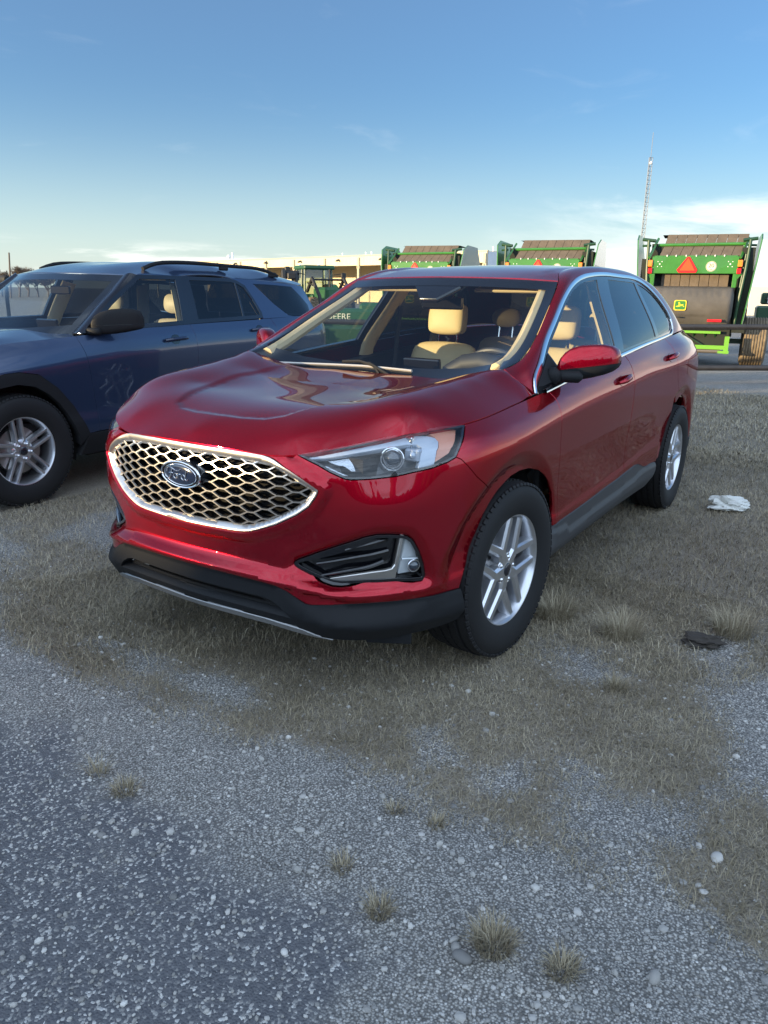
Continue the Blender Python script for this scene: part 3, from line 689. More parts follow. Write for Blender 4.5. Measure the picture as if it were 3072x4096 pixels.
# ---- windshield, roof, pillars, glass
AIN = [(-.223, .739, 1.188), (-.262, .748, 1.193), (-.335, .757, 1.211), (-.46, .752, 1.259), (-.613, .729, 1.333), (-.761, .699, 1.406), (-.909, .668, 1.478), (-1.070, .632, 1.566)]
WS = HF('x', AIN + [(-.345, 0, 1.10), (-.335, .3, 1.11), (-.31, .5, 1.13), (-.27, .65, 1.165), (-.985, 0, 1.582), (-1.0, .3, 1.578), (-1.03, .5, 1.572), (-.66, 0, 1.350), (-.66, .35, 1.347), (-.655, .55, 1.340)], (1, 0, .6))
ws_half = [(0, 1.095), (.3, 1.105), (.5, 1.123), (.65, 1.157), (.735, 1.183)] + [(y - .002, z) for x, y, z in AIN[2:]] + [(.5, 1.573), (.3, 1.580), (0, 1.584)]
ws_out = np.array(ws_half + [(-y, z) for y, z in ws_half[1:-1][::-1]])
panel('windshield', WS, ws_out, clear_g, red, step=.05, thick=0, gap=.001)
wsb = inset(ws_out, .045)
wsb[:, 1] = np.where(wsb[:, 1] < 1.25, np.maximum(wsb[:, 1], 1.135 + .05 * (np.abs(wsb[:, 0]) / .7) ** 2), wsb[:, 1])
panel('windshield_border', WS, ws_out, gloss_bk, red, holes=[wsb], step=.03, thick=0, off=-.004, gap=.001)
SG = PolyY([.79789, -.0333, -.56056, -.02645, -.04875, -.2068, 1.88104, .54149, .02709], -1.5, 1.35)
DLOX = [(-.279, 1.085), (-.300, 1.125), (-.378, 1.177), (-.546, 1.274), (-.754, 1.375), (-.971, 1.482), (-1.159, 1.558), (-1.283, 1.587), (-1.450, 1.605), (-1.652, 1.614), (-1.992, 1.611), (-2.405, 1.590), (-2.601, 1.537), (-2.742, 1.454), (-2.818, 1.332), (-2.800, 1.283), (-2.70, 1.243)]
DLO = [tuple(p) for p in SG(np.array([a for a, b in DLOX]), np.array([b for a, b in DLOX]))]
RIN = [AIN[0], (-.262, .748, 1.193), (-.335, .757, 1.211), (-.46, .752, 1.259), (-.613, .729, 1.333), (-.800, .691, 1.425), (-1.070, .632, 1.566), (-1.22, .575, 1.608), (-1.5, .54, 1.642), (-1.75, .532, 1.652), (-2.05, .53, 1.653), (-2.50, .537, 1.634), (-2.85, .55, 1.598), (-3.17, .575, 1.535), (-3.36, .665, 1.382), (-3.44, .708, 1.306), (-3.56, .735, 1.245)]
rows = []
for k, (a, b) in enumerate(zip(DLO, RIN)):
    a, b = np.array(a), np.array(b); h = [.012, .012, .012, .012, .012, .012, .014, .018, .022, .026, .026, .026, .03, .03, .03, .03, .03][k]
    o = np.array([0.0, 1.0, .75]); o -= (b - a) * (o @ (b - a)) / ((b - a) @ (b - a)); o /= np.linalg.norm(o)
    rows.append([a, a + (b - a) * .33 + o * h, a + (b - a) * .7 + o * h * .85, b] if k else [a, np.array([-.244, .836, 1.118]), np.array([-.212, .79, 1.156]), b])
RAIL = Net(rows, 4.2, .25, out=(0, .7, .7))
for sg in (1, -1):
    sf = RAIL if sg > 0 else MirrorY(RAIL)
    u = np.linspace(0, 4.2, 120); out = np.r_[np.c_[u, 0 * u], np.c_[u[::-1], 0 * u + .25]]
    panel('roof_side', sf, out, paint, red, step=.028, thick=.02, gap=.0015)
roof_pts = RIN[6:13] + [(-.985, 0, 1.584), (-1.0, .3, 1.580), (-1.03, .5, 1.574), (-1.2, 0, 1.620), (-1.5, 0, 1.654), (-1.9, 0, 1.676), (-2.4, 0, 1.668), (-2.9, 0, 1.635), (-3.3, 0, 1.590), (-3.42, 0, 1.567),
            (-3.40, .4, 1.562), (-3.38, .5, 1.557), (-1.5, .35, 1.650), (-1.9, .4, 1.667), (-2.4, .4, 1.655), (-2.9, .4, 1.620), (-3.2, .5, 1.578)]
ROOF = HF('z', roof_pts, (0, 0, 1), lam=1e-5)
rh = [(-.986, 0), (-1.001, .3), (-1.031, .5), (-1.07, .63), (-1.22, .573), (-1.5, .538), (-1.75, .530), (-2.05, .528), (-2.50, .535), (-2.85, .548), (-3.10, .565), (-3.38, .50), (-3.41, .4), (-3.43, 0)]
panel('roof', ROOF, np.array(rh + [(x, -y) for x, y in rh[1:-1][::-1]]), paint, red, step=.05, thick=.03, gap=.001,
      offf=lambda u, v: -.006 * np.clip(1 - np.abs(np.abs(v) - .50) / .03, 0, 1) * np.clip((-1.12 - u) / .12, 0, 1))
# rear window between the D pillars
RG = HF('x', [(-3.17, .575, 1.535), (-3.36, .665, 1.382), (-3.56, .735, 1.245), (-3.30, 0, 1.55), (-3.48, 0, 1.40), (-3.68, 0, 1.245), (-3.27, .35, 1.545), (-3.46, .35, 1.39), (-3.65, .4, 1.245)], (-1, 0, .4))
rgh = [(0, 1.24), (.4, 1.242), (.733, 1.245), (.706, 1.306), (.663, 1.382), (.573, 1.535), (.35, 1.55), (0, 1.553)]
panel('rear_window', RG, np.array(rgh + [(-y, z) for y, z in rgh[1:-1][::-1]]), priv_g, red, step=.08, thick=0, gap=0)

BELT_PT = [(x, 0, z) for x, z in [(-.279, 1.085), (-.372, 1.083), (-.669, 1.113), (-1.1, 1.149), (-1.571, 1.185), (-2.095, 1.216), (-2.5, 1.233), (-2.70, 1.243)]]
dloP = np.array([(x, z) for x, y, z in DLO]); beltP = np.array([(x, z) for x, y, z in BELT_PT])
dlo_poly = np.r_[smooth_open(dloP, step=.04), beltP[::-1][1:-1]]
bp_f, bp_r = (-1.50, -1.545), (-1.55, -1.62)         # B pillar edges: top (f,r), bottom
def tz(x): return float(np.interp(-x, -dloP[4:12, 0], dloP[4:12, 1]))
def bz(x): return float(np.interp(-x, -beltP[:, 0], beltP[:, 1]))
inn = inset(dlo_poly, .026)
def cut(poly, xa, xb):     # keep the part of the window opening between two slanted lines (top x, belt x)
    out = []; P = [tuple(p) for p in resample(np.r_[poly, poly[:1]], .02)[:-1]]
    def f(p, X): k = (p[1] - 1.18) / (1.60 - 1.18); return p[0] - (X[1] + (X[0] - X[1]) * k)
    for X, sgn in ((xa, -1), (xb, 1)):
        if X is None: continue
        new = []
        for i, p in enumerate(P):
            q = P[(i + 1) % len(P)]; a, b = f(p, X) * sgn, f(q, X) * sgn
            if a >= 0: new.append(p)
            if a * b < 0: t = a / (a - b); new.append((p[0] + (q[0] - p[0]) * t, p[1] + (q[1] - p[1]) * t))
        P = new
    return np.array(P)
panes = [('window', cut(inn, (-.30, -.588), (-1.54, -1.385)), side_g), ('window', cut(inn, (-1.728, -1.515), (-2.263, -2.283)), priv_g), ('quarter_window', cut(inn, (-2.318, -2.358), None), priv_g)]
sail = cut(inn, None, (-.285, -.575))
for sg, dA, dB in ((1, DOOR1_L, DOOR2_L), (-1, DOOR1_R, DOOR2_R)):
    sf = SG if sg > 0 else MirrorY(SG)
    for k, (nm, P, g) in enumerate(panes):
        panel(nm, sf, P, g, (dA, dB, red)[k], step=.05, thick=0, gap=0, off=-.004)
    panel('window_surround', sf, dlo_poly, gloss_bk, red, holes=[inset(p, .002) for _, p, _ in panes] + [inset(sail, .002)], step=.035, off=0, thick=.02, gap=.0)
    panel('mirror_sail', sf, sail, black_pl, dA, step=.03, off=.004, thick=.012, gap=.001)
    # bright trim round the side windows
    tp = smooth_open(dloP, step=.03); tp[0] = dloP[0]; Q = sf(tp[:, 0], tp[:, 1], .003); N = sf.normal(tp[:, 0], tp[:, 1]); ribbon('window_trim', Q, N, .024, chrome, red, thick=.006)
    bpx = smooth_open(beltP[1:], step=.04); Q = sf(bpx[:, 0], bpx[:, 1] + .004, .004); N = sf.normal(bpx[:, 0], bpx[:, 1]); ribbon('window_trim', Q, N, .022, chrome, red, thick=.006)
# ---------------------------------------------------------------- lamps, grille, wheels, mirrors, cabin
lamp_w = mat('lamp_white', (.42, .48, .56), rough=.22, metal=.25, coat=.5)
lamp_bowl = mat('lamp_bowl', (.045, .05, .058), rough=.35, coat=.4)
lamp_facet = mat('lamp_facet', (.55, .58, .62), rough=.18, metal=.9, bump=1.0, bscale=260)
amber = mat('amber_lens', (.62, .26, .16), rough=.25, coat=.6)
bulb_g = mat('bulb_glass', (.02, .03, .045), rough=.04, metal=.0, coat=1.0, spec=.9)
fog_w = mat('fog_reflector', (.66, .70, .72), rough=.3, metal=.3)
hl_poly = np.r_[hl_top, hl_rear[1:], hl_bot[1:-1]]
def bowl(name, outline, off0, off1, m, parent, fl, step=.03):
    """floor at off1 with walls up to off0"""
    V2, T, bd = cdt_region(outline, (), step); sg = -1 if fl else 1
    P = RED(V2[:, 0] * sg, V2[:, 1], off1); Q = RED(V2[:, 0] * sg, V2[:, 1], off0); n = len(P); F = [tuple(t) for t in T] + [(a, b, b + n, a + n) for a, b in bd]
    mb = MB(); mb.add(np.r_[P, Q], F); return mb.build(name, m, parent, angle=30)
def surf_frame(s, z, off=0.0):
    P = RED([s], [z], off)[0]; N = RED.normal([s], [z])[0]; up = np.array([0, 0, 1.0]); t = np.cross(up, N); t /= np.linalg.norm(t); return P, N, t, np.cross(N, t)
def ball(mb, c, r, n=16, sq=(1, 1, 1), R=None, mi=0):
    V = []; m = n // 2
    for i in range(m + 1):
        a = math.pi * i / m
        for k in range(n):
            b = 2 * math.pi * k / n; V.append((math.sin(a) * math.cos(b) * sq[0], math.sin(a) * math.sin(b) * sq[1], math.cos(a) * sq[2]))
    V = np.array(V) * r; V = V @ np.asarray(R).T if R is not None else V
    F = [(i * n + k, i * n + (k + 1) % n, (i + 1) * n + (k + 1) % n, (i + 1) * n + k) for i in range(m) for k in range(n)]
    mb.add(V + np.asarray(c), F, mi)
def ring_at(mb, c, N, r, tr, n=28, k=8, mi=0):
    N = np.asarray(N, float); N /= np.linalg.norm(N); a = np.cross(N, [0, 0, 1.0]); a /= np.linalg.norm(a); b = np.cross(N, a)
    t = np.linspace(0, 2 * math.pi, n + 1)[:-1]; mb.tube(np.asarray(c) + r * (np.cos(t)[:, None] * a + np.sin(t)[:, None] * b), tr, k, mi, closed=True)
for sg in (1, -1):
    fl = sg < 0; ms = np.array([1, sg, 1.0])
    hlT = bowl('headlight', inset(hl_poly, .004), -.008, -.085, lamp_bowl, red, fl)
    panel('lens', RED, hl_poly, lens_g, hlT, step=.02, thick=0, gap=.003, flip=fl)
    panel('lens_border', RED, hl_poly, gloss_bk, hlT, holes=[inset(hl_poly, .011)], step=.012, thick=.01, off=-.004, gap=.002, flip=fl)
    panel('light_strip', RED, np.array(RO['hl_drl']), lamp_w, hlT, step=.012, off=-.022, thick=.03, gap=0, flip=fl)
    panel('side_marker', RED, np.array(RO['hl_amber']), amber, hlT, step=.015, off=-.024, thick=.02, gap=0, flip=fl)
    panel('turn_signal', RED, np.array(RO['hl_turn']), lamp_facet, hlT, step=.012, off=-.018, thick=.015, gap=0, flip=fl)
    panel('reflector', RED, np.array(RO['hl_grid']), lamp_facet, hlT, step=.012, off=-.045, thick=.02, gap=0, flip=fl)
    (s0, z0), = RO['hl_proj']; P = RED([s0], [z0], -.055)[0] * ms; Nf = np.array([.93, .33 * sg, .05])
    mb = MB(); ring_at(mb, P + Nf * .02, Nf, .040, .0045); ring_at(mb, P + Nf * .012, Nf, .033, .003); mb.build('projector_ring', chrome, hlT)
    mb = MB(); ball(mb, P + Nf * .004, .032, 20); mb.build('projector', bulb_g, hlT)
    (s0, z0), = RO['hl_proj2']; P = RED([s0], [z0], -.045)[0] * ms
    mb = MB(); mb.box(P, (.016, .03, .022), bev=.006); ball(mb, P + Nf * .014, .014, 14); mb.build('high_beam', lamp_w, hlT)
    mb = MB(); A = RED([s0 - .012], [z0 + .042], -.04)[0] * ms; mb.box(A, (.012, .03, .018), bev=.004); mb.build('reflector', chrome, hlT)
    # fog lamp pocket
    fg_ = bowl('fog_light', inset(fogp, .003), -.012, -.050, gloss_bk, red, fl)
    panel('pocket_rim', RED, fogp, gloss_bk, fg_, holes=[inset(fogp, .014)], step=.012, off=-.008, thick=.01, gap=.002, flip=fl)
    panel('trim', RED, np.array(RO['fogtrim']), satin, fg_, step=.012, off=-.012, thick=.02, gap=0, flip=fl)
    fl_p = np.array(RO['foglamp'])
    panel('lens', RED, fl_p, lens_g, fg_, step=.015, off=-.010, thick=.0, gap=0, flip=fl)
    panel('reflector', RED, inset(fl_p, .004), fog_w, fg_, step=.015, off=-.032, thick=.02, gap=0, flip=fl)
    (a, b) = RO['fogsplit']; q = smooth_open([a, b], 8); mb = MB(); mb.tube(RED(q[:, 0] * sg, q[:, 1], -.02), .004, 8); mb.build('divider', fog_w, fg_)
    (s0, z0), = RO['foground']; P, N, _, _ = surf_frame(s0 * sg, z0, -.024); mb = MB(); ball(mb, P, .021, 18); ring_at(mb, P + N * .006, N, .022, .004, mi=1); mb.build('bulb', [bulb_g, chrome], fg_)
    # dark ribs inside the pocket
    mb = MB()
    for k in ('fogslat1', 'fogslat2', 'fogslat3'):
        q = smooth_open(RO[k], 14); P = RED(q[:, 0] * sg, q[:, 1], np.linspace(-.016, -.045, 14)); mb.tube(P, np.linspace(.006, .010, 14), 8)
    mb.build('pocket_ribs', gloss_bk, fg_)
    panel('pocket_blade', RED, np.array([(.487, .563), (.56, .594), (.65, .631), (.73, .660), (.79, .664), (.72, .640), (.62, .600)]), gloss_bk, fg_, step=.012, off=-.014, thick=.03, gap=0, flip=fl)

# ---- grille
full = np.r_[gr, (gr[::-1] * [-1, 1])[1:-1]]
gbase = bowl('grille', inset(full, .002), -.03, -.13, dark_in, red, False, step=.06)
def frf(u, v):
    d = seg_dist(full, np.c_[u, v]); return np.where(d < .011, .004, .004 - (d - .011) * 1.6)
panel('grille_frame', RED, full, satin, gbase, holes=[inset(full, .026)], step=.009, gap=.002, thick=.05, offf=frf, lines=[inset(full, .011)])
mb = MB(); px_, pz_ = .0612, .0364; ah, dx_ = .0125, .0362
clip = inset(full, .014)
def inside1(p): return bool(inside(clip, np.array([p]))[0])
segs = []
for c in range(-11, 12):
    for r in range(-6, 7):
        cx = c * px_; cz = .8075 + (r + (.5 if c % 2 else 0)) * pz_
        A = (cx - ah, cz + pz_ / 2); B = (cx + ah, cz + pz_ / 2); L = (cx - px_ + ah, cz); Rr = (cx + px_ - ah, cz)
        segs += [(A, B), (B, Rr), (A, L)]
emc, emz = .0055, .8405
for A, B in segs:
    A, B = np.array(A), np.array(B); ts = np.linspace(0, 1, 13); Q = A + (B - A) * ts[:, None]; ok = inside(clip, Q)
    ok &= ((Q[:, 0] - emc) / .098) ** 2 + ((Q[:, 1] - emz) / .046) ** 2 > 1
    if ok.sum() < 3: continue
    i = np.where(ok)[0]; A2, B2 = Q[i[0]], Q[i[-1]]; d = (B2 - A2) / np.linalg.norm(B2 - A2); w = np.array([-d[1], d[0]]); A2 = A2 - d * .001; B2 = B2 + d * .001
    prof = [(-.0024, -.010), (.0024, -.010), (.0042, -.016), (.0032, -.038), (-.0032, -.038), (-.0042, -.016)]
    V = [RED([(p + w * a)[0]], [(p + w * a)[1]], o)[0] for p in (A2, B2) for a, o in prof]
    mb.add(V, [(0, 1, 2, 3, 4, 5), (11, 10, 9, 8, 7, 6)] + [(k, (k + 1) % 6, 6 + (k + 1) % 6, 6 + k) for k in (2, 3, 4)], 1); mb.F += [tuple(i + mb.n - len(V) for i in (k, (k + 1) % 6, 6 + (k + 1) % 6, 6 + k)) for k in (0, 1, 5)]; mb.mi += [0, 0, 0]
mb.build('grille_mesh', [satin, gloss_bk], gbase, smooth=False)
mb = MB()
for k in range(6):
    s = np.linspace(-.48, .48, 30); zc = .70 + k * .045; mb.tube(RED(s, np.full(30, zc), -.085), .010, 6)
mb.build('grille_shutters', black_pl, gbase)
P, N, tt, bb = surf_frame(emc, emz, .0); tt = np.cross([0, 0, 1.0], N); tt /= np.linalg.norm(tt); bb = np.cross(N, tt)
if tt[1] < 0: pass
EM = lambda x, y, o: P + tt * x + bb * y + N * o
mb = MB(); t = np.linspace(0, 2 * math.pi, 49)[:-1]
def dome(a, b, o0, o1, o2, mi):
    V = []; prof = [(1.0, o0), (1.0, o1), (.96, o1 + (o2 - o1) * .2), (.7, o1 + (o2 - o1) * .62), (.35, o1 + (o2 - o1) * .92), (.02, o2)]
    for k, o in prof: V += [EM(a * k * math.cos(q), b * k * math.sin(q), o) for q in t]
    n = len(t); F = [(i * n + k, i * n + (k + 1) % n, (i + 1) * n + (k + 1) % n, (i + 1) * n + k) for i in range(len(prof) - 1) for k in range(n)]
    mb.add(V, F, mi)
dome(.103, .050, -.045, .006, .009, 0); dome(.082, .0385, .008, .011, .017, 1)
mb.tube([EM(.100 * math.cos(q), .0475 * math.sin(q), .010) for q in t], .0038, 8, 2, closed=True)
mb.tube([EM(.082 * math.cos(q), .0390 * math.sin(q), .012) for q in t], .0018, 8, 2, closed=True)
mb.build('emblem', [mat('emblem_pod', (.012, .014, .018), rough=.15, coat=.8), mat('emblem_blue', (.006, .012, .035), rough=.10, coat=1.0), chrome], gbase)
mb = MB(); sgn_t = 1 if tt[1] > 0 else -1
def stroke(pts, r=.0019): q = smooth_open(np.array(pts), max(8, len(pts) * 4)); mb.tube([EM(x * sgn_t, y, .0185 - .06 * x * x) for x, y in q * 1.08], r, 6)
def oval(cx, cy, rx, ry): stroke([(cx + rx * math.cos(a), cy + ry * math.sin(a)) for a in np.linspace(.3, 2 * math.pi + .3, 14)])
stroke([(-.058, .006), (-.057, .016), (-.045, .022), (-.030, .019), (-.015, .014), (.0, .015), (.010, .021)], .0024)
stroke([(-.033, .018), (-.037, .004), (-.043, -.010), (-.052, -.017), (-.061, -.013)], .0024); stroke([(-.047, .002), (-.037, .004), (-.028, .003)])
oval(-.017, -.006, .0085, .009); stroke([(-.003, .003), (-.005, -.014)]); stroke([(-.004, -.003), (.003, .003), (.009, .002)])
oval(.020, -.006, .0085, .009); stroke([(.037, .020), (.031, .0), (.030, -.012), (.035, -.015), (.042, -.010)])
mb.build('lettering', chrome, gbase)

# ---- wheels
def tyre_mesh(R=.381, W=.245, rim=.236, blocks=76):
    h = W / 2; mb = MB()
    side_ = [(rim - .006, .085), (rim + .004, .104), (rim + .018, .112), (rim + .05, .1215), (rim + .085, .124), (R - .042, .121), (R - .024, .114), (R - .012, .104)]
    tread = []
    for y in np.linspace(.098, -.098, 41):
        g = any(abs(y - c) < .0048 for c in (.062, .021, -.021, -.062)); tread.append((R - .009 * (abs(y) / .1) ** 2.4 - (.009 if g else 0), y))
    prof = side_ + tread + [(r, -y) for r, y in side_[::-1]]
    mb.lathe(prof, (0, 0, 0), 'y', 72)
    for k in range(blocks):                        # shoulder blocks
        a = 2 * math.pi * k / blocks
        for s in (1, -1):
            c = np.array([(R - .0165) * math.cos(a), s * .1015, (R - .0165) * math.sin(a)]); Rm = rot('Y', -math.degrees(a)) @ rot('Z', s * -28)
            mb.box(c, (.0075, .013, .0115), Rm, bev=.002)
        for yc in (.0415, 0, -.0415):
            c = np.array([(R - .0015) * math.cos(a + .02), yc, (R - .0015) * math.sin(a + .02)]); mb.box(c, (.0028, .0165, .0150), rot('Y', -math.degrees(a + .02)) @ rot('X', 14))
    return mb
def bar(mb, A, B, wa, wb, ya, yb, dep, mi=0):
    """spoke arm from A to B in the wheel plane (x,z), tapered, chamfered towards the face"""
    A, B = np.array(A, float), np.array(B, float); d = (B - A) / np.linalg.norm(B - A); n = np.array([-d[1], d[0]]); V = []
    for Pq, w, y in ((A, wa, ya), (B, wb, yb)):
        for k, o in ((-.30, 0), (.30, 0), (.5, -.010), (.55, -dep), (-.55, -dep), (-.5, -.010)): q = Pq + n * w * k; V.append((q[0], y + o, q[1]))
    mb.add(V, [(0, 1, 2, 3, 4, 5), (11, 10, 9, 8, 7, 6)] + [(k, (k + 1) % 6, 6 + (k + 1) % 6, 6 + k) for k in range(6)], mi)
pol = lambda r, deg: (r * math.cos(math.radians(deg)), r * math.sin(math.radians(deg)))
def rim_mesh(kind):
    mb = MB()
    mb.lathe([(.205, -.10), (.222, -.098), (.222, -.03), (.215, .02), (.222, .070), (.2285, .090), (.236, .102), (.2440, .1045), (.2465, .100), (.2465, .088), (.238, .078)], (0, 0, 0), 'y', 72)
    if kind == 'y':
        for k in range(5):
            a = 65 + 72 * k
            bar(mb, pol(.025, a), pol(.108, a), .066, .056, .088, .086, .045)
            for s in (-1, 1): bar(mb, pol(.094, a + s * 3.5), pol(.228, a + s * 25), .044, .036, .087, .094, .05)
        mb.lathe([(.001, .088), (.036, .088), (.046, .084), (.060, .074), (.066, .05), (.066, .0)], (0, 0, 0), 'y', 40)
    else:
        for k in range(5):
            a = 90 - 8 + 72 * k
            for s in (-1, 1):
                n = np.array(pol(1, a + 90)) * s
                A = np.array(pol(.072, a)) + n * .030; B = np.array(pol(.229, a)) + n * .031; bar(mb, A, B, .026, .024, .082, .094, .045)
                bar(mb, np.array(pol(.045, a - s * 0)) + n * .004, A, .034, .026, .080, .082, .045)
        mb.lathe([(.001, .080), (.030, .080), (.062, .078), (.082, .068), (.086, .05), (.086, .0)], (0, 0, 0), 'y', 40)
    return mb
def make_wheel(parent, name, loc, rz, kind='y', R=.381, lug_on=True, mirror=False):
    w = bpy.data.objects.new(name, None); link(w, parent); w.location = loc; w.rotation_euler = (0, math.radians(random.uniform(0, 0)), rz); w.empty_display_size = .1
    tyre_mesh(R).build('tyre', rubber, w, angle=32)
    rim_mesh(kind).build('rim', alloy, w, angle=28, fix=True)
    mb = MB(); mb.lathe([(.001, .094), (.024, .0935), (.029, .090), (.030, .08)], (0, 0, 0), 'y', 32); mb.build('hub_cap', mat('hub_cap', (.012, .013, .02), rough=.25, coat=.5), w)
    for k in range(5):
        mb = MB(); a = (101 if kind == 'y' else 82 + 36) + 72 * k; x, z = pol(.054, a); yb = .082 if kind == 'y' else .094
        mb.cyl((x, .04, z), (x, yb, z), .0105, 6); ball(mb, (x, yb - .001, z), .0098, 10)
        if kind == 'y': ring_at(mb, (x, .078, z), (0, 1, 0), .0155, .0028)
        mb.build('lug_nut', chrome, w)
    mb = MB(); mb.lathe([(.06, .03), (.165, .03), (.168, .02), (.168, .005), (.06, .005)], (0, 0, 0), 'y', 48); mb.build('brake_disc', steel, w)
    mb = MB(); mb.lathe([(.0, -.02), (.20, -.02), (.21, -.08)], (0, 0, 0), 'y', 40); mb.build('wheel_back', dark_in, w)
    if mirror: w.scale = (1, -1, 1)
    return w
STEER = math.radians(-4.27)
make_wheel(red, 'wheel', (0, .825, .378), STEER); make_wheel(red, 'wheel', (-2.849, .825, .378), 0)
make_wheel(red, 'wheel', (0, -.825, .378), STEER, mirror=True); make_wheel(red, 'wheel', (-2.849, -.825, .378), 0, mirror=True)
def liner(parent, x0, s, R, yo, yi, zc, ext):
    mb = MB(); t = np.linspace(-ext, math.pi + ext, 30); A = np.c_[x0 + R * np.cos(t), 0 * t + s * yo, zc + R * np.sin(t)]; B = A * [1, 0, 1] + [0, s * yi, 0]; n = len(t)
    mb.add(np.r_[A, B, [[x0, s * yi, zc]]], [(i, i + 1, n + i + 1, n + i) for i in range(n - 1)] + [(n + i, n + i + 1, 2 * n) for i in range(n - 1)]); mb.build('wheel_liner', dark_in, parent)
for x0 in (.01, -2.83):
    for s in (1, -1): liner(red, x0, s, .462, .845, .48, .375, .25)
mb = MB()
mb.box((.0, 0, .42), (.72, .50, .16)); mb.box((-1.42, 0, .36), (.88, .86, .10)); mb.box((-2.9, 0, .45), (.70, .50, .14)); mb.box((.30, 0, .82), (.42, .66, .12)); mb.box((-1.5, 0, .50), (1.6, .80, .04))
mb.build('underbody', dark_in, red)
mb = MB(); mb.add(RED([.72, .93, .93, .72], [.30, .30, .30, .30], -.03).tolist() + RED([.72, .93, .93, .72], [.21, .20, .20, .21], -.035).tolist(), [(0, 1, 5, 4)])
mb2 = MB(); A = RED([.74, .96], [.29, .29], -.06); mb2.box(A.mean(0) + [0, 0, -.045], (.012, .085, .05), rot('Z', 30), bev=.004); mb2.build('air_deflector', black_pl, red)

# ---- door mirrors
def dome_loft(sec, upper, ny=18):
    V = []; n = len(sec)
    for (y, x, hd, zb, ze) in sec:
        for a in np.linspace(0, math.pi, ny):
            ca, sa = math.cos(a), math.sin(a); V.append((x + hd * np.sign(ca) * abs(ca) ** .62, y, zb + (ze - zb) * abs(sa) ** .72))
    F = [(i * ny + k, i * ny + k + 1, (i + 1) * ny + k + 1, (i + 1) * ny + k) for i in range(n - 1) for k in range(ny - 1)]
    F += [tuple(range(ny)), tuple((n - 1) * ny + k for k in range(ny))]
    F += [(i * ny, (i + 1) * ny, (i + 1) * ny + ny - 1, i * ny + ny - 1) for i in range(n - 1)]
    return V, F
mys = np.array([.862, .872, .888, .91, .945, .99, 1.03, 1.06, 1.078, 1.088]); mx = np.interp(mys, [.862, 1.088], [-.56, -.715]); 
mzt = np.array([1.200, 1.226, 1.250, 1.268, 1.280, 1.284, 1.284, 1.277, 1.262, 1.236]); mzb = np.interp(mys, [.86, 1.09], [1.168, 1.202]); mzl = np.array([1.135, 1.128, 1.124, 1.122, 1.124, 1.134, 1.146, 1.160, 1.176, 1.192])
mhd = np.array([.035, .05, .06, .066, .07, .072, .07, .062, .05, .03])
for sg, dA in ((1, DOOR1_L), (-1, DOOR1_R)):
    par = bpy.data.objects.new('side_mirror', None); link(par, dA)
    V, F = dome_loft([(y, x, h, b, t) for y, x, h, b, t in zip(mys, mx, mhd, mzb, mzt)], True); mb = MB(); mb.add(V, F); mb.build('mirror_cap', paint, par, angle=50, mirror=sg < 0)
    V, F = dome_loft([(y, x, h * 1.02, b - .001, t) for y, x, h, b, t in zip(mys, mx, mhd, mzb, mzl)], False); mb = MB(); mb.add(V, F)
    mb.box((-.56, .885, 1.142), (.060, .085, .026), rot('Z', 20), bev=.018); mb.box((-.50, .855, 1.145), (.045, .035, .036), rot('Z', 25), bev=.02); mb.build('mirror_base', black_pl, par, angle=50, mirror=sg < 0)
# ---- wipers, antenna
mb = MB()
def ws_pt(y, z, off): return WS([y], [z], off)[0]
blade = [ws_pt(y, z, .016) for y, z in ((-.60, 1.122), (-.45, 1.119), (-.28, 1.121), (-.10, 1.124), (.06, 1.122), (.20, 1.120))]
mb.tube(blade, .007, 6, 1); mb.tube([b + [.0, 0, -.012] for b in blade], .004, 6, 0)
mb.tube([ws_pt(.02, 1.10, .01), ws_pt(-.03, 1.122, .03), ws_pt(-.12, 1.134, .032), ws_pt(-.22, 1.130, .028)], .008, 6, 0); mb.tube([ws_pt(.08, 1.098, .01), ws_pt(-.06, 1.128, .034)], .008, 6, 0)
mb.build('wiper', [black_pl, mat('wiper_metal', (.42, .40, .37), rough=.45, metal=.6)], red)
mb = MB(); mb.box((-2.75, -.02, 1.66), (.07, .02, .03), bev=.015, taper=(.5, .4)); mb.build('antenna', black_pl, red)

# ---- cabin
def rbox(mb, c, h, R=None, bev=.05, mi=0): mb.box(c, h, R, mi, bev)
def soft(name, boxes, m, parent, lev=2):
    mb = MB()
    for c, h, R, b in boxes: mb.box(c, h, R, 0, b)
    o = mb.build(name, m, parent, angle=None); md = o.modifiers.new('round', 'SUBSURF'); md.levels = md.render_levels = lev; return o
def seat(x, y, zt, w=.26):
    s = bpy.data.objects.new('front_seat', None); link(s, red); s.location = (x, y, 0)
    soft('backrest', [((.02, 0, zt - .30), (.075, w, .30), rot('Y', -14), .06)], beige, s); soft('headrest', [((-.07, 0, zt + .135), (.062, .140, .108), rot('Y', -6), .032)], beige, s)
    soft('cushion', [((.33, 0, .66), (.28, w, .08), rot('Y', -6), .06)], beige, s)
    mb = MB(); [mb.cyl((-.075, q, zt - .03), (-.075, q, zt + .06), .008, 8) for q in (-.07, .07)]; mb.build('headrest_posts', chrome, s)
    return s
seat(-1.70, -.385, 1.20); seat(-1.70, .385, 1.20)
rs = bpy.data.objects.new('rear_seat', None); link(rs, red)
soft('backrest', [((-2.66, 0, .93), (.08, .62, .28), rot('Y', -16), .06)], beige, rs); soft('cushion', [((-2.36, 0, .66), (.28, .62, .09), None, .06)], beige, rs)
for y in (-.38, 0.02, .38): soft('headrest', [((-2.70, y, 1.325), (.055, .125, .075), rot('Y', -8), .045)], beige, rs, 2)
mb = MB(); [mb.cyl((-2.69, y + q, 1.18), (-2.70, y + q, 1.28), .008, 8) for y in (-.38, .02, .38) for q in (-.055, .055)]; mb.build('headrest_posts', chrome, rs)
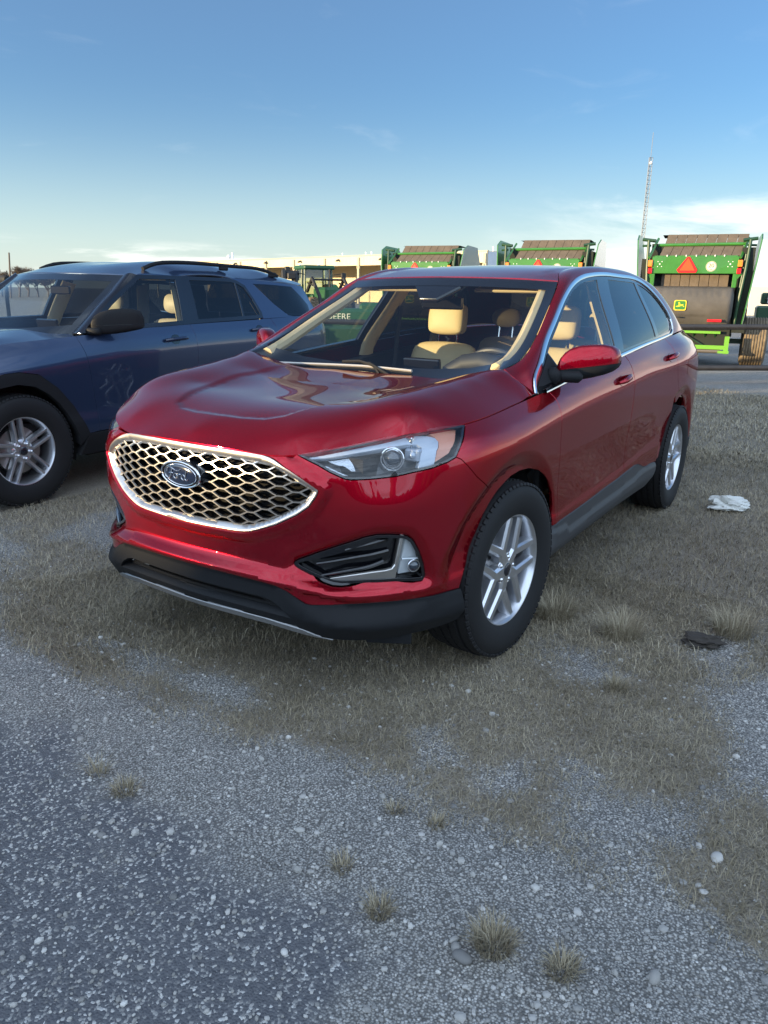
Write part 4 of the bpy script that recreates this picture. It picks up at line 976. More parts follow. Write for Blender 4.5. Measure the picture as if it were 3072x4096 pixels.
# dashboard
db = [(-.30, 1.085), (-.40, 1.10), (-.60, 1.105), (-.76, 1.09), (-.84, 1.04), (-.86, .90), (-.80, .70), (-.45, .60)]
mb = MB(); mb.prism(db, 'y', -.72, .72, f=lambda V: np.c_[V[:, 0], V[:, 1], V[:, 2] - .0 * V[:, 1]]); dsh = mb.build('dashboard', dash_bk, red, angle=40)
mb = MB(); mb.tube([(-.72, .18, 1.10), (-.745, .28, 1.145), (-.75, .38, 1.16), (-.745, .48, 1.145), (-.72, .58, 1.10)], [.03, .05, .055, .05, .03], 12); mb.build('cluster_hood', dash_bk, dsh)
mb = MB(); mb.box((-.80, 0.0, 1.075), (.016, .112, .082), rot('Y', 12), bev=.006); mb.build('screen', gloss_bk, dsh)
sw = MB(); t = np.linspace(0, 2 * math.pi, 41)[:-1]; Rm = rot('Y', 24); c = np.array([-.93, .385, 1.045])
sw.tube(np.array([c + Rm @ np.array([0, .185 * math.cos(a), .185 * math.sin(a)]) for a in t]), .0165, 10, closed=True)
sw.box(c, (.03, .075, .06), Rm, bev=.02)
for a in (0, 180, 270): sw.tube([c, c + Rm @ np.array([0, .18 * math.cos(math.radians(a)), .18 * math.sin(math.radians(a))])], .016, 8)
sw.build('steering_wheel', mat('wheel_leather', (.035, .035, .037), rough=.45), red)
mb = MB(); mb.box((-1.03, -.02, 1.445), (.012, .125, .036), rot('Z', 6), bev=.010); mb.cyl((-1.0, 0, 1.50), (-1.03, -.01, 1.46), .012, 8); mb.build('rear_view_mirror', gloss_bk, red)
panel('sensor_cover', WS, [(-.17, 1.585), (.17, 1.585), (.14, 1.54), (.085, 1.50), (.05, 1.475), (-.05, 1.475), (-.085, 1.50), (-.14, 1.54)], gloss_bk, red, step=.04, off=-.006, thick=.03, gap=0)
panel('headliner', ROOF, np.array([(-1.08, 0), (-1.10, .45), (-1.2, .52), (-2.9, .48), (-3.0, 0), (-2.9, -.48), (-1.2, -.52), (-1.10, -.45)]), beige_tr, red, step=.12, off=-.045, thick=0, gap=0)
# visors, pillar trims, door panels
mb = MB(); [mb.box((-1.16, y, 1.532), (.075, .22, .010), rot('Y', 16), bev=.008) for y in (-.36, .36)]; mb.build('sun_visor', beige_tr, red)
for sg in (1, -1):
    ms = np.array([1, sg, 1.0]); sf = SG if sg > 0 else MirrorY(SG)
    ap = smooth_open(np.array(AIN[1:]), 20) + np.array([-.03, -.078, -.018]); mb = MB(); mb.tube(ap * ms, .030, 8); mb.build('pillar_trim', beige_tr, red)
    for xb, xt, w in ((-1.46, -1.63, .075), (-2.32, -2.29, .05)):
        zz = np.linspace(1.10, 1.56, 8); xx = np.interp(zz, [1.18, 1.6], [xb, xt]); P = sf(xx, zz, -.06); N = sf.normal(xx, zz); ribbon('pillar_trim', P, N * -1, w * 2, beige_tr, red, thick=.02)
    panel('door_trim', RED, np.array([(1.99, 1.05), (2.3, 1.075), (3.05, 1.135), (4.0, 1.19), (4.0, .60), (1.99, .60)]), dash_bk, red, step=.1, flip=sg < 0, off=-.085, thick=.03, gap=0)
    mb = MB(); A = sf([-1.62], [1.45], -.09)[0]; B = np.array([-1.70, .80 * sg, .70]); mb.tube([A, (A + B) / 2 + [0, .0, 0], B], .018, 4); mb.build('seat_belt', dash_bk, red)
# ================================================================ the blue car
blue_paint = mat('blue_paint', (.026, .048, .105), rough=.30, metal=.5, coat=1.0)
grey_seat = mat('grey_leather', (.42, .38, .30), rough=.55); grey_trim = mat('grey_trim', (.55, .50, .36), rough=.7)
BL_PLAN = [(.93, 0), (.91, .3), (.85, .6), (.76, .78), (.6, .90), (.4, .955), (.2, .975), (0, .985), (-.4, .978), (-.9, .975), (-1.6, .975), (-2.4, .975), (-3.025, .985), (-3.5, .962), (-3.8, .89), (-3.98, .72), (-4.06, .4), (-4.09, 0)]
_zt = [.98, .985, .995, 1.02, 1.05, 1.08, 1.105, 1.122, 1.146, 1.18, 1.208, 1.226, 1.243, 1.252, 1.252, 1.25, 1.25, 1.25]
_dt = [-.05, -.05, -.06, -.07, -.08, -.09, -.09, -.088, -.062, -.048, -.046, -.050, -.066, -.076, -.08, -.08, -.08, -.08]
BL_Z = [[.24, .44, .52, .62, .80, z - .20, z - .09, z] for z in _zt]
BL_D = [[-.05, -.006, -.004, -.012, -.006, .000, d * .35, d] for d in _dt]
BLU = Belt(BL_PLAN, BL_Z, BL_D, arches=[])
blu = thing('suv', 'dark blue suv with black roof rails and black door mirror parked beside the red one', 'car', (-.117, -3.782, 0), math.radians(3.0))
bx = lambda x: float(BLU.s_of_x(x))
def btop(a, b, n=30): s = np.linspace(bx(a), bx(b), n); return np.c_[s, BLU.top(s)]
def bpts(P): return np.array([(bx(x), z) for x, z in P])
B_archo = [(.56, .42), (.53, .55), (.46, .70), (.36, .82), (.24, .90), (.10, .932), (-.006, .937), (-.153, .91), (-.298, .805), (-.42, .665), (-.51, .51), (-.541, .44)]
B_archi = [(.47, .42), (.44, .55), (.37, .68), (.28, .775), (.15, .84), (.02, .855), (-.11, .83), (-.214, .768), (-.30, .69), (-.358, .61), (-.41, .51), (-.441, .44), (-.45, .36)]
R_archo = [(x - 3.025, z) for x, z in B_archo]; R_archi = [(x - 3.025, z) for x, z in B_archi]
b_d1 = [(-.535, None), (-.545, 1.12), (-.575, 1.023), (-.592, .90), (-.61, .76), (-.63, .62), (-.636, .445)]
b_d2 = [(-1.70, None), (-1.73, 1.10), (-1.735, .9), (-1.72, .7), (-1.71, .445)]
b_d3 = [(-2.80, None), (-2.845, 1.16), (-2.86, 1.06), (-2.86, .98), (-2.84, .945)]
fixs = lambda L: np.array([(bx(x), BLU.top([bx(x)])[0] if z is None else z) for x, z in L])
b_d1, b_d2, b_d3 = fixs(b_d1), fixs(b_d2), fixs(b_d3)
for sg in (1, -1):
    fl = sg < 0; st = .03 if sg > 0 else .07
    fo = np.r_[btop(.55, -.535), b_d1[1:], bpts([(-.541, .44)] + B_archo[::-1][1:9]), [(bx(.58), .55)]]
    panel('fender', BLU, np.r_[btop(.62, -.535), b_d1[1:], bpts(B_archo[::-1][:-1]), [(bx(.62), .55)]], blue_paint, blu, step=st, flip=fl)
    dA = panel('door', BLU, np.r_[btop(-.535, -1.70), b_d2[1:], b_d1[::-1][:-1]], blue_paint, blu, step=st, flip=fl)
    dB = panel('door', BLU, np.r_[btop(-1.70, -2.80), b_d3[1:], bpts([p for p in R_archo if p[0] > -2.84 and p[1] > .44][::-1]), [(bx(-2.5), .445)], b_d2[::-1][:-1]], blue_paint, blu, step=st, flip=fl)
    panel('rear_quarter', BLU, np.r_[btop(-2.80, -3.95), [(bx(-3.95), .45)], bpts([p for p in R_archo if p[0] < -2.86][::-1]), b_d3[::-1][:-1]], blue_paint, blu, step=.05, flip=fl)
    panel('arch_cladding', BLU, np.r_[bpts(B_archo), bpts(B_archi[::-1])], black_pl, blu, step=st, flip=fl, off=.010, thick=.06)
    panel('arch_cladding', BLU, np.r_[bpts(R_archo), bpts(R_archi[::-1])], black_pl, blu, step=.06, flip=fl, off=.010, thick=.06)
    panel('side_sill', BLU, np.r_[bpts([(-.53, .44), (-2.50, .44), (-2.56, .30), (-.46, .28)])], black_pl, blu, step=.06, flip=fl, off=.008, thick=.06)
    for dr, (s0, z0) in ((dA, (bx(-1.487), 1.093)), (dB, (bx(-2.592), 1.14))):
        ss = np.linspace(s0 - .125, s0 + .125, 13) * sg; zz = z0 + .006 * np.linspace(-1, 1, 13); P = BLU(ss, zz, .034 - .024 * np.abs(np.linspace(-1, 1, 13)) ** 4)
        m_ = MB(); m_.tube(P, .0145, 8); m_.build('handle', mat('blue_handle', (.010, .018, .05), rough=.35, coat=.6), dr)
        t = np.linspace(0, 2 * math.pi, 25)[:-1]; panel('handle_cup', BLU, np.c_[s0 + .05 * np.cos(t), z0 + .04 * np.sin(t)], gloss_bk, dr, step=.02, flip=fl, gap=0, thick=0, off=.002)
panel('front_bumper', BLU, np.r_[[(-bx(.62), .26)], [(bx(.62), .26)], btop(.62, .929, 12), btop(.929, .62, 12) * [-1, 1]], blue_paint, blu, step=.08)
class BW(RearWrap.__class__ if False else object):
    def __call__(s, u, v, off=0.0):
        u = np.asarray(u, float); w = np.where(u > BLU.smax, 2 * BLU.smax - u, u); return BLU(w, v, off) * np.c_[np.ones(len(u)), np.where(u > BLU.smax, -1, 1), np.ones(len(u))]
    def normal(s, u, v):
        u = np.asarray(u, float); w = np.where(u > BLU.smax, 2 * BLU.smax - u, u); return BLU.normal(w, v) * np.c_[np.ones(len(u)), np.where(u > BLU.smax, -1, 1), np.ones(len(u))]
panel('tailgate', BW(), [(bx(-3.955), 1.25), (2 * BLU.smax - bx(-3.955), 1.25), (2 * BLU.smax - bx(-3.955), .4), (bx(-3.955), .4)], blue_paint, blu, step=.1)
# hood
q = np.r_[np.linspace(0, bx(.62), 8), np.linspace(bx(.5), bx(-.53), 8)]; hb = [tuple(p) for p in BLU(q, BLU.top(q))]
BH = HF('z', hb + [(.80, 0, 1.03), (.5, 0, 1.10), (0, 0, 1.15), (-.40, 0, 1.175), (.5, .5, 1.105), (0, .55, 1.16), (-.35, .6, 1.19), (-.45, .75, 1.165), (0, .75, 1.152), (.4, .75, 1.10)], (0, 0, 1), lam=1e-4)
hq = BLU(np.linspace(0, bx(-.53), 40), BLU.top(np.linspace(0, bx(-.53), 40)))[:, :2]
hh = [tuple(p) for p in hq] + [(-.56, .80), (-.45, .72), (-.38, .6), (-.34, .4), (-.36, 0)]
panel('hood', BH, np.array(hh + [(x, -y) for x, y in hh[1:-1][::-1]]), blue_paint, blu, step=.05, gap=.003)
BAIN = [(-.59, .775, 1.146), (-.73, .755, 1.243), (-.89, .73, 1.361), (-1.01, .712, 1.441), (-1.235, .682, 1.601)]
BWS = HF('x', BAIN + [(-.40, 0, 1.135), (-.42, .4, 1.14), (-.50, .65, 1.145), (-1.10, 0, 1.612), (-1.13, .4, 1.606), (-.76, 0, 1.37), (-.78, .4, 1.37)], (1, 0, .6))
bwh = [(0, 1.13), (.4, 1.135), (.65, 1.14), (.775, 1.148)] + [(y, z) for x, y, z in BAIN[1:]] + [(.4, 1.607), (0, 1.613)]
bwo = np.array(bwh + [(-y, z) for y, z in bwh[1:-1][::-1]])
panel('windshield', BWS, bwo, clear_g, blu, step=.08, thick=0, gap=0)
bwi = inset(bwo, .05); bwi[:, 1] = np.where(bwi[:, 1] < 1.3, np.maximum(bwi[:, 1], 1.185 + .04 * (np.abs(bwi[:, 0]) / .7) ** 2), bwi[:, 1])
panel('windshield_border', BWS, bwo, gloss_bk, blu, holes=[bwi], step=.05, thick=0, off=-.004, gap=0)
BTOP = [(-.586, .925, 1.172), (-.76, .888, 1.29), (-.93, .846, 1.40), (-1.12, .80, 1.505), (-1.294, .762, 1.603)]
BSG = HF('y', BTOP + [(-.58, .93, 1.165), (-1.142, .93, 1.19), (-1.73, .93, 1.211), (-2.39, .925, 1.228), (-3.2, .905, 1.245), (-3.55, .88, 1.25), (-3.8, .82, 1.25), (-1.74, .755, 1.60), (-2.475, .755, 1.597), (-3.0, .75, 1.582), (-3.5, .72, 1.56), (-3.68, .69, 1.55),
    (-1.6, .858, 1.40), (-2.4, .852, 1.40), (-3.2, .835, 1.40), (-3.68, .765, 1.38)], (0, 1, .3), lam=5e-4, mirror=False)
b_dlo = np.r_[[(x, z) for x, y, z in BTOP], [(-1.6, 1.606), (-2.1, 1.604), (-2.40, 1.600), (-2.50, 1.585), (-2.60, 1.54), (-2.66, 1.42), (-2.705, 1.29), (-2.695, 1.245), (-2.64, 1.238), (-2.39, 1.230), (-1.73, 1.212), (-1.142, 1.192)]]
b_in = inset(b_dlo, .03)
b_panes = [('window', cut(b_in, (-.50, -.74), (-1.72, -1.605)), side_g), ('window', cut(b_in, (-1.885, -1.80), (-2.47, -2.395)), priv_g), ('quarter_window', cut(b_in, (-2.487, -2.415), None), priv_g)]
b_q = np.array([(-2.74, 1.557), (-3.0, 1.553), (-3.376, 1.538), (-3.50, 1.44), (-3.59, 1.355), (-3.55, 1.285), (-3.45, 1.25), (-3.214, 1.25), (-3.12, 1.262), (-2.95, 1.37)])
b_cp = np.r_[b_dlo[4:13], [(-2.70, 1.235), (-3.2, 1.245), (-3.8, 1.25), (-3.70, 1.34), (-3.68, 1.45), (-3.60, 1.545), (-3.0, 1.585), (-2.4, 1.607), (-1.7, 1.612), (-1.32, 1.612)]]
b_cp = np.r_[[(-2.40, 1.600), (-2.50, 1.585), (-2.60, 1.54), (-2.66, 1.42), (-2.705, 1.29), (-2.695, 1.245), (-2.70, 1.236), (-3.2, 1.245), (-3.80, 1.25), (-3.72, 1.34), (-3.68, 1.45), (-3.62, 1.55), (-3.0, 1.585), (-2.5, 1.602)]]
for sg in (1, -1):
    sf = BSG if sg > 0 else MirrorY(BSG)
    panel('pillar', sf, b_cp, blue_paint, blu, holes=[b_q], step=.05, thick=.02, gap=.001)
    panel('quarter_window', sf, b_q, priv_g, blu, step=.1, thick=0, gap=.002)
    panel('window_surround', sf, b_dlo, gloss_bk, blu, holes=[inset(p, .002) for _, p, _ in b_panes], step=.05, off=.003, thick=.02, gap=0)
    for nm, P, g in b_panes: panel(nm, sf, P, g, blu, step=.1, thick=0, gap=0, off=-.002)
    rows = [[np.array(a), np.array(a) * .67 + np.array(b) * .33 + [.008, .012, .012], np.array(a) * .3 + np.array(b) * .7 + [.008, .012, .012], np.array(b)] for a, b in zip(BTOP, BAIN)]
    nt_ = Net(rows, .9, .25, out=(.3, .6, .7)); u = np.linspace(0, .9, 40)
    panel('pillar', nt_ if sg > 0 else MirrorY(nt_), np.r_[np.c_[u, 0 * u], np.c_[u[::-1], 0 * u + .25]], gloss_bk, blu, step=.04, gap=0)  # front pillar is body blue; black stands in for its shade
BRF = HF('z', [BAIN[-1], (-1.10, 0, 1.615), (-1.13, .4, 1.610), (-1.3, .757, 1.608), (-1.74, .752, 1.607), (-2.475, .752, 1.604), (-3.1, .742, 1.586), (-3.6, .69, 1.560), (-1.4, 0, 1.680), (-1.8, 0, 1.712), (-2.3, 0, 1.727), (-3.0, 0, 1.714), (-3.6, 0, 1.66), (-3.86, 0, 1.615),
   (-1.4, .5, 1.668), (-1.8, .6, 1.690), (-2.4, .6, 1.697), (-3.1, .6, 1.665), (-3.65, .6, 1.592), (-3.82, .45, 1.585)], (0, 0, 1), lam=1e-4)
rh2 = [(-1.105, 0), (-1.135, .4), (-1.24, .68), (-1.31, .755), (-1.74, .751), (-2.475, .751), (-3.1, .741), (-3.55, .70), (-3.70, .64), (-3.84, .45), (-3.88, 0)]
panel('roof', BRF, np.array(rh2 + [(x, -y) for x, y in rh2[1:-1][::-1]]), blue_paint, blu, step=.08, gap=0)
brg = np.array([(0, 1.25), (.80, 1.25), (.74, 1.34), (.70, 1.45), (.62, 1.56), (0, 1.60)]); BRG = HF('x', [(-3.80, .8, 1.25), (-3.72, .74, 1.34), (-3.68, .70, 1.45), (-3.66, .62, 1.56), (-3.95, 0, 1.25), (-3.86, 0, 1.45), (-3.80, 0, 1.6)], (-1, 0, .3))
panel('rear_window', BRG, np.r_[brg, brg[1:-1][::-1] * [-1, 1]], priv_g, blu, step=.1, gap=0, thick=0)
for sg in (1, -1):
    mb = MB(); Pr = smooth_open([(-1.46, .66 * sg, 1.655), (-1.60, .66 * sg, 1.700), (-1.75, .66 * sg, 1.716), (-2.1, .66 * sg, 1.723), (-2.62, .66 * sg, 1.713), (-3.1, .66 * sg, 1.682), (-3.26, .66 * sg, 1.640)], 24); mb.tube(Pr, .017, 8)
    for x, z in ((-2.45, 1.695), (-3.18, 1.65)): mb.box((x, .66 * sg, z), (.06, .014, .025), bev=.01)
    mb.build('roof_rail', black_pl, blu)
# mirrors
bys = np.array([.93, .945, .97, 1.01, 1.05, 1.09, 1.115, 1.125]); bxs = np.interp(bys, [.93, 1.125], [-.70, -.98]); hdb = np.array([.03, .05, .06, .065, .065, .06, .045, .03])
for sg, in ((1,), (-1,)):
    V, F = dome_loft([(y, x, h, b, t) for y, x, h, b, t in zip(bys, bxs, hdb, np.interp(bys, [.93, 1.125], [1.225, 1.235]), [1.262, 1.298, 1.326, 1.345, 1.35, 1.347, 1.332, 1.305])], True)
    mb = MB(); mb.add(V, F); V, F = dome_loft([(y, x, h, b, t) for y, x, h, b, t in zip(bys, bxs, hdb, np.interp(bys, [.93, 1.125], [1.224, 1.234]), [1.182, 1.166, 1.160, 1.164, 1.174, 1.188, 1.198, 1.208])], False); mb.add(V, F)
    mb.box((-.70, .935, 1.185), (.06, .05, .025), rot('Z', 30), bev=.012); mb.build('side_mirror', black_pl, blu, angle=50, mirror=sg < 0)
make_wheel(blu, 'wheel', (0, .855, .39), 0, 'd', R=.395); make_wheel(blu, 'wheel', (-3.025, .855, .39), 0, 'd', R=.395)
make_wheel(blu, 'wheel', (0, -.855, .39), 0, 'd', R=.395, mirror=True); make_wheel(blu, 'wheel', (-3.025, -.855, .39), 0, 'd', R=.395, mirror=True)
for x0 in (.01, -3.015):
    for s in (1, -1): liner(blu, x0, s, .48, .90, .50, .38, .3)
mb = MB(); mb.box((0, 0, .45), (.72, .5, .18)); mb.box((-1.5, 0, .38), (.95, .90, .12)); mb.box((-3.05, 0, .48), (.75, .5, .16)); mb.box((.15, 0, .85), (.5, .7, .12)); mb.box((-1.7, 0, .52), (1.7, .86, .04)); mb.build('underbody', dark_in, blu)
# cabin
def seat2(x, y, zt, parent, m, w=.26):
    s = bpy.data.objects.new('front_seat', None); link(s, parent); s.location = (x, y, 0)
    soft('backrest', [((.02, 0, zt - .30), (.075, w, .30), rot('Y', -14), .06)], m, s); soft('headrest', [((-.07, 0, zt + .12), (.055, .13, .095), rot('Y', -6), .05)], m, s); soft('cushion', [((.33, 0, .68), (.28, w, .08), rot('Y', -6), .06)], m, s)
seat2(-1.98, .40, 1.25, blu, grey_seat); seat2(-1.98, -.40, 1.25, blu, grey_seat)
mb = MB(); mb.prism([(-.50, 1.12), (-.75, 1.145), (-.95, 1.12), (-1.0, .9), (-.8, .6), (-.5, .6)], 'y', -.78, .78); d_ = mb.build('dashboard', dash_bk, blu, angle=40)
mb = MB(); mb.box((-1.0, 0, 1.16), (.014, .13, .08), rot('Y', 12), bev=.006); mb.build('screen', gloss_bk, d_)
mb = MB(); mb.tube(np.array([np.array([-1.14, .40, 1.08]) + rot('Y', 24) @ np.array([0, .185 * math.cos(a), .185 * math.sin(a)]) for a in np.linspace(0, 2 * math.pi, 33)[:-1]]), .016, 8, closed=True); mb.build('steering_wheel', dash_bk, blu)
mb = MB(); mb.box((-1.15, .0, 1.475), (.012, .125, .036), bev=.01); mb.build('rear_view_mirror', gloss_bk, blu)
mb = MB(); [mb.box((-1.30, y, 1.585), (.08, .22, .01), rot('Y', 10), bev=.006) for y in (-.38, .38)]; mb.build('sun_visor', grey_trim, blu)
for sg in (1, -1):
    sf = BSG if sg > 0 else MirrorY(BSG)
    for xb, xt, w in ((-1.69, -1.80, .16), (-2.85, -2.70, .16)):
        zz = np.linspace(1.15, 1.58, 8); xx = np.interp(zz, [1.18, 1.6], [xb, xt]); P = sf(xx, zz, -.07); N = sf.normal(xx, zz); ribbon('pillar_trim', P, N * -1, w, grey_trim, blu, thick=.02)
    panel('door_trim', BLU, bpts([(-.62, 1.13), (-2.75, 1.21), (-2.75, .6), (-.62, .6)]), dash_bk, blu, step=.15, flip=sg < 0, off=-.085, thick=.03, gap=0)
panel('headliner', BRF, np.array([(-1.22, 0), (-1.3, .60), (-3.4, .58), (-3.5, 0), (-3.4, -.58), (-1.3, -.60)]), grey_trim, blu, step=.15, off=-.05, thick=0, gap=0)
# ================================================================ ground: gravel yard, dead grass, stones
GP = {'A': [(-4.75,-10.91),(.32,-2.4),(1.1,-1.1),(1.13,-.74),(1.19,-.39),(1.15,-.13),(1.16,.26),(1.14,.43),(1.06,.57),(1.06,.7),(1.0,.81),(1.05,.98),(1.05,1.08),(1.09,1.24),(1.1,1.37),(1.14,1.47),(1.12,1.53),(1.13,1.68),(1.14,1.76),(1.09,1.78),(1.03,1.64),(.91,1.53),(.77,1.55),(.73,1.66),(.55,1.77),(.31,1.79),(.09,1.68),(-.2,1.59),(-.55,1.9),(-.9,4),(-6,9),(-9.6,3.4),(-10.6,1.0),(-10.9,-.9),(-11.5,-6)],
      'B': [(.69,1.91),(.54,2.04),(.5,2.6),(1.2,2.6),(1.12,2.11),(1.13,2.04),(.99,1.98)], 'C': [(.95,1.85),(.92,1.89),(1.05,1.92),(1.06,1.88)], 'F': [(-9.6,3.4),(-14,6),(-60,40),(-6,30),(-6,9)]}
GH = [[(-.09,1.04),(-.25,1.09),(-.25,1.26),(-.18,1.5),(.05,1.52),(.18,1.4),(.14,1.18)], [(-.69,1.54),(-1.04,1.83),(0,1.97),(.14,1.76),(-.12,1.66)], [(.78,.92),(.68,.98),(.86,1.12),(.93,1.04)], [(.85,1.25),(.78,1.31),(.86,1.37),(.93,1.31)],
      [(.62,1.46),(.64,1.57),(.77,1.59),(.77,1.5)], [(.97,-1.01),(.83,-.53),(.92,-.21),(1.02,-.23),(1.06,-.6)], [(.97,-.08),(.87,.23),(.95,.44),(1.06,.29)], [(.2,-2.1),(-.6,-2.2),(-.8,-1.2),(.3,-1.3)]]
GD = [(1.57,-.31),(1.56,-.03),(1.66,.39),(1.64,.62),(1.58,.8),(1.55,1.0),(1.55,1.16),(1.61,1.28),(1.78,1.43),(2.4,1.2),(2.6,.2),(2.0,-.8)]
_lat = {}
def vnoise(X, f, seed=0):
    if seed not in _lat: _lat[seed] = np.random.default_rng(100 + seed).random((128, 128))
    G = _lat[seed]; q = X * f; i = np.floor(q).astype(int); t = q - i; t = t * t * (3 - 2 * t); i %= 128; j = (i + 1) % 128
    return (G[i[:, 0], i[:, 1]] * (1 - t[:, 0]) + G[j[:, 0], i[:, 1]] * t[:, 0]) * (1 - t[:, 1]) + (G[i[:, 0], j[:, 1]] * (1 - t[:, 0]) + G[j[:, 0], j[:, 1]] * t[:, 0]) * t[:, 1]
def fbm(X, f, n=4, seed=0): return sum(vnoise(X, f * 2 ** k, seed + k) / 2 ** k for k in range(n)) / sum(1 / 2 ** k for k in range(n))
def sdist(poly, X): d = seg_dist(poly, X); return np.where(inside(poly, X), d, -d)
def grass_mask(X):
    r = np.hypot(X[:, 0] - CAM[0], X[:, 1] - CAM[1]); soft = .03 + .035 * r
    n = (fbm(X, 2.2, 5, 3) - .5) * 2; m = np.full(len(X), -9.0)
    for p in GP.values(): m = np.maximum(m, sdist(p, X) / soft)
    for h in GH: m = np.minimum(m, -sdist(h, X) / (soft * .8) + .25)
    return np.clip(.5 + .55 * m + 1.1 * n * np.exp(-np.abs(m) * .18), 0, 1)
def dark_mask(X): return np.clip(.5 + sdist(GD, X) / .16 + (fbm(X, 5, 4, 9) - .5) * 2.6, 0, 1)
def ground_z(X):
    r = np.hypot(X[:, 0] - CAM[0], X[:, 1] - CAM[1]); k = np.exp(-r / 6)
    car = np.minimum(np.hypot(np.clip(np.abs(X[:, 0] + 1.4) - 2.2, 0, 9), np.clip(np.abs(X[:, 1]) - .95, 0, 9)) / .5, 1)
    return ((fbm(X, 1.2, 3, 20) - .5) * .05 + (fbm(X, 9, 3, 30) - .5) * .018) * k
def attr(me, name, v): a = me.attributes.new(name, 'FLOAT', 'POINT'); a.data.foreach_set('value', np.asarray(v, np.float32))
gm = bpy.data.materials.new('ground'); gm.use_nodes = True; nt = gm.node_tree; b = nt.nodes['Principled BSDF']; b.inputs['Roughness'].default_value = .9; b.inputs['Specular IOR Level'].default_value = .25
tc = nd(nt, 'TexCoord'); L_ = nt.links.new
def vor(scale, feat='F1', rnd=1.0): v = nd(nt, 'TexVoronoi', Scale=scale, Randomness=rnd); v.feature = feat; L_(tc.outputs['Object'], v.inputs['Vector']); return v
def ramp(sock, stops, interp='LINEAR'):
    r = nd(nt, 'ValToRGB'); e = r.color_ramp.elements; r.color_ramp.interpolation = interp
    while len(e) < len(stops): e.new(.5)
    for k, (p, c) in zip(e, stops): k.position = p; k.color = (*c, 1)
    L_(sock, r.inputs['Fac']); return r.outputs['Color']
def mixc(f, a, b_, mode='MIX'):
    m = nd(nt, 'MixRGB', blend_type=mode); 
    if isinstance(f, float): m.inputs[0].default_value = f
    else: L_(f, m.inputs[0])
    for k, s in ((1, a), (2, b_)):
        if isinstance(s, tuple): m.inputs[k].default_value = (*s, 1)
        else: L_(s, m.inputs[k])
    return m.outputs[0]
def math_(op, a, b_=None):
    m = nd(nt, 'Math', operation=op)
    for k, s in ((0, a), (1, b_)):
        if s is None: continue
        if isinstance(s, (int, float)): m.inputs[k].default_value = s
        else: L_(s, m.inputs[k])
    return m.outputs[0]
v1 = vor(150); v2 = vor(75); v3 = vor(240); n1 = nd(nt, 'TexNoise', Scale=3.0, Detail=6.0, Roughness=.65); L_(tc.outputs['Object'], n1.inputs['Vector'])
n2 = nd(nt, 'TexNoise', Scale=55.0, Detail=4.0); L_(tc.outputs['Object'], n2.inputs['Vector'])
def lum(v): s = nd(nt, 'SeparateColor'); L_(v.outputs['Color'], s.inputs[0]); return s.outputs[0]
st1 = ramp(lum(v1), [(0, (.16, .155, .15)), (.35, (.31, .295, .27)), (.7, (.43, .41, .375)), (.93, (.56, .54, .50)), (1, (.70, .68, .64))])
st3 = ramp(lum(v3), [(0, (.14, .138, .133)), (.5, (.30, .29, .27)), (1, (.52, .50, .47))])
g0 = mixc(ramp(n1.outputs['Fac'], [(.38, (0, 0, 0)), (.62, (1, 1, 1))]), st1, st3)
g0 = mixc(ramp(v1.outputs['Distance'], [(.35, (0, 0, 0)), (.62, (.75, .75, .75))]), g0, (.075, .07, .064))
big = ramp(lum(v2), [(.80, (0, 0, 0)), (.84, (1, 1, 1))], 'CONSTANT'); bigd = ramp(v2.outputs['Distance'], [(.30, (1, 1, 1)), (.36, (0, 0, 0))])
g0 = mixc(mixc(1.0, big, bigd, 'MULTIPLY'), g0, ramp(lum(v2), [(.8, (.20, .19, .18)), (.9, (.36, .34, .31)), (1, (.50, .47, .42))]))
dk = mixc(ramp(lum(v1), [(.72, (0, 0, 0)), (1.0, (.75, .75, .75))]), mixc(n2.outputs['Fac'], (.075, .077, .086), (.15, .15, .158)), st1)
soil = mixc(n2.outputs['Fac'], (.11, .088, .06), (.23, .185, .125))
a1 = nd(nt, 'Attribute', attribute_name='dark'); a2 = nd(nt, 'Attribute', attribute_name='grass')
rag = math_('ADD', a2.outputs['Fac'], math_('MULTIPLY', math_('SUBTRACT', n2.outputs['Fac'], .5), .9))
g1 = mixc(a1.outputs['Fac'], g0, dk); g2 = mixc(ramp(rag, [(.40, (0, 0, 0)), (.75, (1, 1, 1))]), g1, mixc(.25, soil, st1))
L_(g2, b.inputs['Base Color'])
hh_ = math_('ADD', math_('MULTIPLY', math_('SUBTRACT', 1.0, v1.outputs['Distance']), .6), math_('ADD', math_('MULTIPLY', n2.outputs['Fac'], .5), math_('MULTIPLY', mixc(1.0, big, bigd, 'MULTIPLY'), .6)))
bp = nd(nt, 'Bump', Strength=.9, Distance=.007); L_(hh_, bp.inputs['Height']); L_(bp.outputs['Normal'], b.inputs['Normal'])
# one sheet, fine near the camera, reaching the horizon
def axis_(c, fine, span, far): 
    a = list(np.arange(-span, span + 1e-6, fine)); x = span; s = fine
    while x < far: s *= 1.35; x += s; a = [-x] + a + [x]
    return np.array(a) + c
gx = axis_(-.6, .045, 3.4, 3000); gy = axis_(.3, .045, 3.0, 3000); XX, YY = np.meshgrid(gx, gy, indexing='ij'); Xg = np.c_[XX.ravel(), YY.ravel()]
near = np.hypot(Xg[:, 0], Xg[:, 1]) < 90
mg = np.zeros(len(Xg)); mg[near] = grass_mask(Xg[near]); mg[~near] = .85; md = np.zeros(len(Xg)); md[near] = dark_mask(Xg[near]); zz = np.zeros(len(Xg)); zz[near] = ground_z(Xg[near])
n_, m_ = XX.shape; ii = np.arange(n_ * m_).reshape(n_, m_); Fg = np.stack([ii[:-1, :-1].ravel(), ii[1:, :-1].ravel(), ii[1:, 1:].ravel(), ii[:-1, 1:].ravel()], 1)
